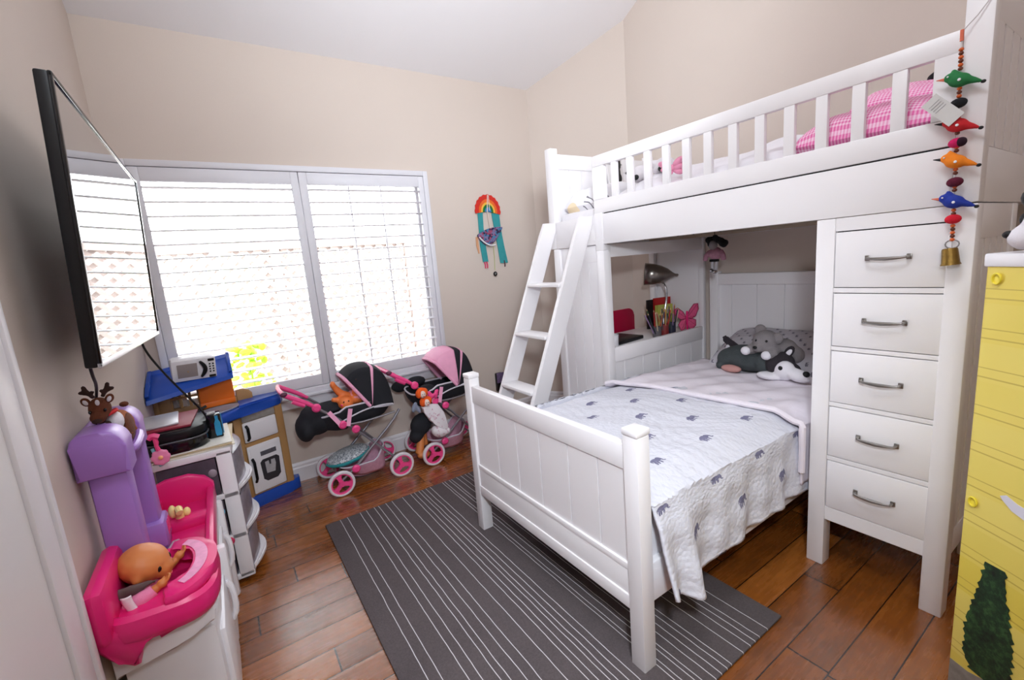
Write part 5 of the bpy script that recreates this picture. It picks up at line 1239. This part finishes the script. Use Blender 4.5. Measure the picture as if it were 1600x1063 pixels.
bx = thing('box', 'upright black box with a blue bottle shape on its side, on the cart corner', 'box', (0.29, -0.83, zm))
g = G(); g.box(0.262, 0.318, -0.862, -0.80, zm + 0.0005, zm + 0.112, 0.004); obj('body', g, M_gloss, bx)
g = G(); g.prism([(-.010, 0), (.010, 0), (.013, .015), (.012, .06), (.006, .075), (.006, .095), (-.006, .095), (-.006, .075), (-.012, .06), (-.013, .015)], (0.3185, -0.832, zm + 0.01), Y, Z, X * 0.003); g.prism([(-.010, 0), (.010, 0), (.013, .015), (.012, .06), (.006, .075), (.006, .095), (-.006, .095), (-.006, .075), (-.012, .06), (-.013, .015)], (0.302, -0.8655, zm + 0.01), X, Z, Y * 0.003); obj('blue_bottle', g, mat('cyan_print', (36, 140, 186), 0.4), bx)
g = G(); g.box(0.268, 0.30, -0.855, -0.81, zm + 0.112, zm + 0.118, 0.002); obj('label_top', g, mat('grey_label', (150, 146, 146), 0.5), bx)
g = G(); g.ell((0.245, -0.69, zm + 0.045), (0.02, 0.02, 0.042)); obj('bottle', g, mat('coral_bottle', (206, 90, 76), 0.5, var=0.3, vs=40), label='coral coloured bottle standing behind the upright black box', cat='bottle')
def shift(g, v, sc=1.0, piv=(0, 0, 0)):
    for q in g.bm.verts: q.co = Vector(piv) + (q.co - Vector(piv)) * sc + Vector(v)
    return g
robj = lambda n, g, *k, **w: obj(n, shift(g, (0.024, 0.0, -0.012)), *k, **w)
rt_ = thing('rattle', 'pink plastic rattle with flower end hanging over the cart edge', 'rattle', (0.06, -1.0, 0.665))
g = G(); g.tube([(0.045, -1.02, 0.80), (0.06, -1.02, 0.812), (0.08, -1.02, 0.80)], 0.012, 8, smooth=1); g.tube([(0.064, -1.02, 0.81), (0.068, -1.02, 0.78), (0.066, -1.02, 0.765), (0.07, -1.02, 0.745)], [0.007, 0.009, 0.007, 0.009, 0.007], 8); robj('handle', g, M_pinkpl, rt_)
g = G()
for k in range(8): g.ell((0.072 + 0.022 * math.cos(k * PI / 4), -1.02, 0.715 + 0.024 * math.sin(k * PI / 4)), (0.013, 0.008, 0.013), None, 10)
g.ell((0.072, -1.02, 0.715), (0.022, 0.009, 0.022)); fl = robj('flower', g, mat('clear_pink', (240, 140, 180), 0.3), rt_, remesh=0.004)
robj('flower_centre', G().ell((0.072, -1.027, 0.715), (0.009, 0.006, 0.009)), mat('peach_bead', (246, 176, 120), 0.4), fl)
g = G(); g.tube([(0.05, -1.012, 0.755), (0.056, -1.014, 0.72), (0.066, -1.014, 0.675)], 0.006, 8); robj('strap', g, mat('pale_teal', (130, 190, 200), 0.5), rt_)

# ------------------------------------------------------------------ doll nursery centre along the left wall
nc = thing('doll_nursery_centre', 'pink, lilac and white plastic doll nursery centre standing along the left wall', 'play centre', (0.13, -1.45, 0))
g = G(); g.prism([(0.03, -1.84), (0.235, -1.84), (0.245, -1.70), (0.24, -1.05), (0.03, -1.05)], (0, 0, 0.0), X, Y, Z * 0.42, 0.012)
g.prism([(0.025, 0.42), (0.075, 0.44), (0.155, 0.44), (0.19, 0.455), (0.245, 0.475), (0.25, 0.505), (0.235, 0.525), (0.085, 0.505), (0.025, 0.505)], (0, -1.905, 0), X, Z, Y * 0.30, 0.006); g.prism([(0.025, 0.385), (0.20, 0.385), (0.225, 0.41), (0.25, 0.43), (0.25, 0.462), (0.025, 0.462)], (0, -1.70, 0), X, Z, Y * 0.68, 0.01)
base = obj('base', g, M_wpl, nc)
for k, (ya_, yb_) in enumerate(((-1.80, -1.47), (-1.44, -1.10))):
    g = G(); g.box(0.236, 0.254, ya_, yb_, 0.05, 0.37, 0.008); d = obj('door', g, M_wpl, nc)
    g = G(); g.tube([(0.254, yb_ - 0.03, 0.34), (0.27, yb_ - 0.03, 0.31), (0.27, yb_ - 0.03, 0.22), (0.254, yb_ - 0.03, 0.19)], 0.010, 8, smooth=1); obj('handle', g, M_wpl, d)
g = G(); g.box(0.236, 0.268, -1.07, -1.03, 0.0, 0.46, 0.012); g.box(0.236, 0.275, -1.50, -1.46, 0.30, 0.47, 0.012); obj('rib', g, M_wpl, nc)
# counter: rim, basins, back wall
def counter():
    g = G()
    g.box(0.02, 0.25, -1.70, -0.995, 0.455, 0.480, 0.008)
    g.box(0.222, 0.252, -1.70, -0.995, 0.47, 0.528, 0.013); g.box(0.02, 0.07, -1.70, -0.995, 0.47, 0.525, 0.012)
    g.prism([(0.02, 0.47), (0.252, 0.47), (0.252, 0.54), (0.225, 0.575), (0.17, 0.60), (0.09, 0.60), (0.02, 0.575)], (0, -1.03, 0), X, Z, Y * 0.035, 0.012)
    g.box(0.05, 0.24, -1.285, -1.225, 0.47, 0.522, 0.016); g.box(0.05, 0.24, -1.70, -1.62, 0.47, 0.53, 0.015)
    return g
cn = obj('counter', counter(), M_hot, nc)
g = G(); g.tube([(0.142, -1.255, 0.52), (0.142, -1.26, 0.555), (0.146, -1.29, 0.572), (0.15, -1.31, 0.562)], [0.014, 0.013, 0.013, 0.012], 10, smooth=1); g.ell((0.165, -1.25, 0.535), (0.012, 0.012, 0.018)); g.ell((0.122, -1.25, 0.55), (0.013, 0.015, 0.026)); obj('tap', g, mat('cream_yellow_plastic', (248, 224, 150), 0.4), nc)
g = G(); g.lathe([(0, 0), (0.017, 0), (0.02, 0.004), (0.012, 0.006), (0, 0.005)], (0.105, -1.42, 0.481), (0, 0, 1), 18, cap=False); obj('drain', g, mat('dark_drain', (62, 52, 60), 0.4), nc)
g = G(); g.tube([(0.112, -1.42, 0.488), (0.128, -1.40, 0.498), (0.138, -1.38, 0.492)], [0.006, 0.008, 0.005], 8); obj('plug', g, mat('grey_plug', (170, 150, 160), 0.4), nc)
# columns, caps, shelf
def column(x0, x1, y0, y1, zb, zt, capx0, capx1, cy0, cy1, cz0, cz1):
    g = G(); g.box(x0, x1, y0, y1, zb, zt, 0.014); g.box(x0 - 0.002, x1 + 0.01, y0 - 0.008, y1 + 0.008, zb - 0.03, zb + 0.05, 0.014)
    c = obj('column', g, M_purple, nc)
    w, h2 = capx1 - capx0, cz1 - cz0; g = G(); r2 = 0.05; poly = [(capx0, cz0), (capx1, cz0)]
    for i in range(7): a = PI / 2 * i / 6; poly.append((capx1 - r2 + r2 * math.cos(a), cz1 - r2 + r2 * math.sin(a)))
    for i in range(7): a = PI / 2 + PI / 2 * i / 6; poly.append((capx0 + 0.03 + 0.03 * math.cos(a), cz1 - 0.03 + 0.03 * math.sin(a)))
    g.prism(poly, (0, cy0, 0), X, Z, Y * (cy1 - cy0), 0.010); obj('cap', g, M_purple, c)
column(0.022, 0.108, -1.715, -1.635, 0.58, 0.90, 0.006, 0.120, -1.735, -1.625, 0.893, 1.018)
column(0.012, 0.104, -1.40, -1.31, 0.50, 0.90, 0.006, 0.110, -1.41, -1.30, 0.872, 1.0)
g = G(); g.box(0.012, 0.118, -1.425, -1.305, 0.50, 0.595, 0.014); obj('column_foot', g, M_purple, nc); g = G(); g.tube([(0.03, -1.60, 0.915), (0.105, -1.60, 0.915), (0.115, -1.57, 0.917), (0.115, -1.46, 0.925), (0.105, -1.43, 0.925), (0.03, -1.42, 0.925)], 0.013, 10, smooth=1); g.box(0.006, 0.10, -1.60, -1.42, 0.895, 0.915, 0.006); g.box(0.004, 0.016, -1.60, -1.42, 0.90, 1.0, 0.005); obj('shelf', g, M_purple, nc)
for k in range(3): obj('stripe', G().obox((0.119, -1.385 + 0.022 * k, 0.555), (0.003, 0.009, 0.05), rot(0, 0, 0), 0.001), M_pinkpl, nc, smooth=False)
# high chair end
def seat():
    g = G(); n = 40
    def outer(t, k):
        ang = 2 * PI * t; cx, cy = 0.142, -1.80; a, b = 0.13, 0.165
        ex = a * (abs(math.cos(ang)) ** 0.55) * (1 if math.cos(ang) > 0 else -1); ey = b * (abs(math.sin(ang)) ** 0.6) * (1 if math.sin(ang) > 0 else -1)
        return cx + ex * k, cy + ey * k, ex
    prof = [(0.80, 0.522), (0.93, 0.526), (0.985, 0.542), (1.0, 0.565), (0.98, 0.590), (0.91, 0.600), (0.84, 0.592), (0.79, 0.565), (0.74, 0.535), (0.1, 0.53)]
    def fn(u, v):
        i = v * (len(prof) - 1); k = int(min(i, len(prof) - 2)); f = i - k; kk = prof[k][0] + (prof[k + 1][0] - prof[k][0]) * f; zz = prof[k][1] + (prof[k + 1][1] - prof[k][1]) * f
        x, y, ex = outer(u, kk); zz += (-0.06 * ex) * sm(0.50, 0.62, zz)
        return Vector((x, y, zz))
    g.grid(fn, n, 27); bmesh.ops.remove_doubles(g.bm, verts=g.bm.verts, dist=0.0006)
    g.box(0.012, 0.058, -1.965, -1.70, 0.55, 0.695, 0.022); g.prism([(0.016, 0.58), (0.018, 0.54), (0.05, 0.495), (0.075, 0.47), (0.088, 0.47), (0.085, 0.505), (0.10, 0.53), (0.21, 0.56), (0.21, 0.59)], (0, -1.955, 0), X, Z, Y * 0.14, 0.010)
    return g
st = obj('high_chair_seat', seat(), M_hot, nc)
g = G(); P1 = []; P2 = []
for i in range(17):
    a = math.radians(-100 + 200 * i / 16); P1.append((0.175 + 0.098 * math.cos(a), -1.80 + 0.155 * math.sin(a))); P2.append((0.16 + 0.055 * math.cos(a), -1.80 + 0.105 * math.sin(a)))
g.prism(P1 + P2[::-1], (0, 0, 0.585), X, Y, Z * 0.034, 0.012); tr = obj('tray', g, M_hot, nc)
g = G(); P1 = []; P2 = []
for i in range(17):
    a = math.radians(-70 + 140 * i / 16); P1.append((0.172 + 0.078 * math.cos(a), -1.80 + 0.128 * math.sin(a))); P2.append((0.165 + 0.056 * math.cos(a), -1.80 + 0.106 * math.sin(a)))
g.prism(P1 + P2[::-1], (0, 0, 0.6195), X, Y, Z * 0.002, 0); obj('tray_print', g, mat('pale_pink_print', (232, 150, 190), 0.35, var=0.25, vs=60), tr, smooth=False)
g = G(); g.prism([(0.13, 0.50), (0.235, 0.525), (0.25, 0.545), (0.24, 0.57), (0.12, 0.545)], (0, -1.935, 0), X, Z, Y * 0.12, 0.012); obj('footrest', g, mat('magenta_plastic', (200, 30, 108), 0.35), nc)

bd = thing('baby_doll', 'bald baby doll in pink sleeves sitting in the pink high chair seat', 'doll', (0.11, -1.79, 0.52))
g = G(); g.ell((0.105, -1.775, 0.642), (0.060, 0.068, 0.048), rot(0, 22, 0)); g.ell((0.143, -1.788, 0.618), (0.026, 0.034, 0.026)); g.ell((0.165, -1.79, 0.616), (0.007, 0.007, 0.006)); g.ell((0.150, -1.80, 0.600), (0.014, 0.016, 0.012)); g.ell((0.095, -1.838, 0.628), (0.012, 0.008, 0.014)); g.ell((0.10, -1.77, 0.585), (0.035, 0.04, 0.04))
obj('head', g, M_skin, bd, remesh=0.005)
obj('eye', G().ell((0.139, -1.821, 0.632), (0.008, 0.006, 0.010)), M_gloss, bd); obj('eye', G().ell((0.158, -1.765, 0.634), (0.006, 0.008, 0.010)), M_gloss, bd); obj('mouth', G().ell((0.160, -1.80, 0.60), (0.005, 0.009, 0.004)), mat('doll_lips', (206, 70, 90), 0.5), bd)
obj('torso', G().ell((0.095, -1.79, 0.545), (0.055, 0.06, 0.06)), M_pink, bd)
def dhand(w, d, up, nm='arm'):
    w, d, up = Vector(w), Vector(d).normalized(), Vector(up).normalized(); sd = d.cross(up).normalized()
    g = G(); g.ell(w + d * 0.012, (0.013, 0.013, 0.012)); g.tube([w - d * 0.025, w], [0.012, 0.011], 10)
    for k, (o, L) in enumerate(((-1.5, .017), (-.5, .021), (.5, .02), (1.5, .015))):
        b = w + d * 0.020 + sd * (o * 0.006); g.tube([b, b + d * L * .6 + up * 0.002, b + d * L * .8 + up * 0.008], [0.004, 0.0038, 0.0032], 6)
    b = w + d * 0.008 - sd * 0.012; g.tube([b, b - sd * 0.010 + d * 0.006, b - sd * 0.012 + d * 0.014], [0.0045, 0.004, 0.0034], 6)
    return g
g = dhand((0.135, -1.855, 0.60), (0.9, 0.15, 0.45), (-0.3, 0, 1)); a1 = obj('hand', g, M_skin, bd, remesh=0.0022)
g = dhand((0.168, -1.735, 0.60), (0.7, 0.35, 0.5), (-0.3, 0, 1)); a2 = obj('hand', g, M_skin, bd, remesh=0.0022)
g = G(); g.tube([(0.075, -1.85, 0.575), (0.10, -1.865, 0.585), (0.128, -1.858, 0.597)], [0.024, 0.022, 0.017], 12, smooth=1); obj('sleeve', g, M_pink, bd)
g = G(); g.tube([(0.11, -1.735, 0.57), (0.14, -1.735, 0.59), (0.160, -1.735, 0.598)], [0.022, 0.02, 0.016], 12, smooth=1); obj('sleeve', g, M_pink, bd)
g = G(); g.ell((0.085, -1.852, 0.615), (0.028, 0.012, 0.014), rot(0, 10, 0)); g.ell((0.06, -1.85, 0.612), (0.02, 0.012, 0.017)); g.tube([(0.09, -1.855, 0.62), (0.12, -1.85, 0.618), (0.135, -1.84, 0.612)], [0.010, 0.007, 0.004], 8); obj('neckerchief', g, mat('mushroom_cloth', (92, 76, 74), 0.9, var=0.15, vs=50), bd, remesh=0.005)
g = G(); g.grid(lambda a, b: Vector((0.066 + 0.022 * a + 0.012 * b * b, -1.888 - 0.004 * math.sin(PI * a), 0.622 - 0.05 * b)), 6, 10); obj('bib_ribbon', g, M_wfab, bd, solid=0.0015)

# reindeer between the caps
dobj = lambda n, g, *k, **w: obj(n, shift(g, (0.002, 0, 0.002), 0.86, (0.075, -1.54, 1.0)), *k, **w)
rd = thing('plush_reindeer', 'brown plush reindeer with antlers and red collar standing on the lilac columns', 'plush toy', (0.06, -1.52, 0.93))
M_br = mat('brown_plush', (104, 56, 34), 0.95, var=0.2, vs=40, bump=0.6, bs=200); M_db = mat('dark_antler', (58, 36, 30), 0.9, var=0.15); M_rb = mat('rust_plush', (156, 86, 46), 0.95, var=0.2, vs=40, bump=0.6, bs=200)
g = G(); g.ell((0.056, -1.60, 1.062), (0.031, 0.032, 0.040)); g.ell((0.052, -1.625, 1.037), (0.024, 0.024, 0.02)); dobj('head', g, M_br, rd, remesh=0.005)
g = G(); g.ell((0.084, -1.51, 0.985), (0.030, 0.075, 0.045), rot(-12, 0, 0)); g.ell((0.088, -1.46, 0.965), (0.027, 0.035, 0.045)); g.tube([(0.095, -1.56, 0.985), (0.105, -1.55, 0.94)], 0.014, 8); g.tube([(0.098, -1.47, 0.96), (0.108, -1.465, 0.93)], 0.014, 8); bdy = dobj('body', g, M_rb, rd, remesh=0.006)
g = G(); g.ell((0.105, -1.52, 0.965), (0.014, 0.06, 0.05), rot(-10, 0, 0)); dobj('flank', g, M_br, bdy)
g = G(); g.ell((0.082, -1.575, 1.005), (0.024, 0.028, 0.034)); dobj('chest', g, M_wp, rd)
dobj('tail', G().ell((0.09, -1.425, 1.03), (0.014, 0.012, 0.010)), M_br, rd)
g = G(); g.tube([(0.066 + 0.027 * math.cos(a), -1.585 + 0.024 * math.sin(a), 1.035 + 0.010 * math.cos(a)) for a in [2 * PI * i / 16 for i in range(16)]], 0.006, 8, closed=True); dobj('collar', g, mat('red_collar', (204, 36, 40), 0.7), rd)
for s in (-1, 1):
    e = dobj('ear', G().ell((0.056 + s * 0.030, -1.605, 1.092), (0.012, 0.006, 0.016), rot(0, s * 25, 0)), M_br, rd); dobj('inner_ear', G().ell((0.056 + s * 0.030, -1.611, 1.091), (0.006, 0.003, 0.010), rot(0, s * 25, 0)), M_wp, e)
    g = G(); b = Vector((0.058 + s * 0.010, -1.60, 1.100)); g.tube([b, b + Vector((s * 0.012, 0, 0.018)), b + Vector((s * 0.020, 0, 0.040))], 0.0065, 8); g.tube([b + Vector((s * 0.012, 0, 0.016)), b + Vector((s * 0.030, 0, 0.024))], 0.006, 8); g.tube([b + Vector((s * 0.008, 0, 0.012)), b + Vector((s * -0.002, 0, 0.024))], 0.0055, 8); g.ell(b + Vector((s * 0.030, 0, 0.024)), 0.0065); g.ell(b + Vector((s * 0.020, 0, 0.040)), 0.007)
    dobj('antler', g, M_db, rd, remesh=0.003)
    dobj('eye', G().ell((0.054 + s * 0.019, -1.630, 1.060), (0.0045, 0.004, 0.006)), M_gloss, rd)
dobj('nose', G().ell((0.050, -1.648, 1.030), (0.013, 0.008, 0.008)), M_db, rd); dobj('blaze', G().ell((0.058, -1.628, 1.088), (0.006, 0.005, 0.010)), M_wp, rd)
dobj('hoof', G().ell((0.062, -1.612, 1.008), (0.016, 0.012, 0.012)), M_db, rd)

# ------------------------------------------------------------------ light, world, camera
def lamp(name, typ, loc, energy, size=0.3, look=None, col=(1, 1, 1), **kw):
    l = bpy.data.lights.new(name, typ); l.energy = energy; l.color = col
    if typ == 'AREA': l.shape = 'DISK'; l.size = size
    elif typ in ('POINT', 'SPOT'): l.shadow_soft_size = size
    for k, v in kw.items(): setattr(l, k, v)
    o = bpy.data.objects.new(name, l); COL.objects.link(o); o.location = loc
    if look is not None: o.rotation_euler = (Vector(look) - Vector(loc)).to_track_quat('-Z', 'Y').to_euler()
    return o
lamp('added_room_fill', 'POINT', (0.75, -2.9, 3.2), 62, 0.25, None, (0.84, 0.92, 1.0))  # added unseen point light, general fill without a fixture
lamp('camera_flash', 'SPOT', (0.52, -3.42, 1.78), 136, 0.10, (1.65, -1.65, 0.55), (0.84, 0.92, 1.0), spot_size=math.radians(94), spot_blend=1.0)
lamp('added_bounce_fill', 'SPOT', (1.4, -2.5, 2.25), 155, 0.2, (2.1, -0.9, 3.0), (0.86, 0.93, 1.0), spot_size=math.radians(125), spot_blend=1.0)  # added unseen spot, brightens the ceiling like a bounced flash
w = bpy.data.worlds.new('overcast_sky'); SC.world = w; w.use_nodes = True
nt = w.node_tree; bg = nt.nodes['Background']
sky = nt.nodes.new('ShaderNodeTexSky'); sky.sky_type = 'HOSEK_WILKIE'; sky.turbidity = 8.0; sky.ground_albedo = 0.6; sky.sun_direction = (0.3, -0.6, 0.75)
mx = nt.nodes.new('ShaderNodeMix'); mx.data_type = 'RGBA'; mx.inputs[0].default_value = 0.25; mx.inputs[6].default_value = (1, 1, 1.02, 1)
nt.links.new(sky.outputs[0], mx.inputs[7]); nt.links.new(mx.outputs[2], bg.inputs['Color'])
bg.inputs['Strength'].default_value = 14.0

S = 1.15
cam = bpy.data.cameras.new('camera'); co = bpy.data.objects.new('camera', cam); COL.objects.link(co)
f_px = 698.28; cam.sensor_fit = 'HORIZONTAL'; cam.sensor_width = 36.0; cam.lens = 36.0 * f_px / 1600.0; cam.clip_start = 0.02
p, yv, r = -0.1713, -0.5752, -0.0847
fwd = Vector((-math.sin(yv) * math.cos(p), math.cos(yv) * math.cos(p), math.sin(p)))
rt = Vector((math.cos(yv), math.sin(yv), 0)); up = rt.cross(fwd)
rt2 = rt * math.cos(r) + up * math.sin(r); up2 = -rt * math.sin(r) + up * math.cos(r)
M = Matrix((rt2, up2, -fwd)).transposed().to_4x4(); M.translation = Vector((0.3358 * S, -2.8671 * S, 1.1915 * S)); co.matrix_world = M
SC.camera = co
SC.view_settings.view_transform = 'Standard'; SC.view_settings.look = 'None'; SC.view_settings.gamma = 1.0; SC.view_settings.use_curve_mapping = False
SC.view_settings.exposure = 0.0
try:
    SC.cycles.use_denoising = True; SC.cycles.denoiser = 'OPENIMAGEDENOISE'; SC.cycles.max_bounces = 10; SC.cycles.diffuse_bounces = 5; SC.cycles.transparent_max_bounces = 12
    SC.cycles.sample_clamp_indirect = 8.0; SC.cycles.caustics_reflective = False; SC.cycles.caustics_refractive = False
except Exception: pass
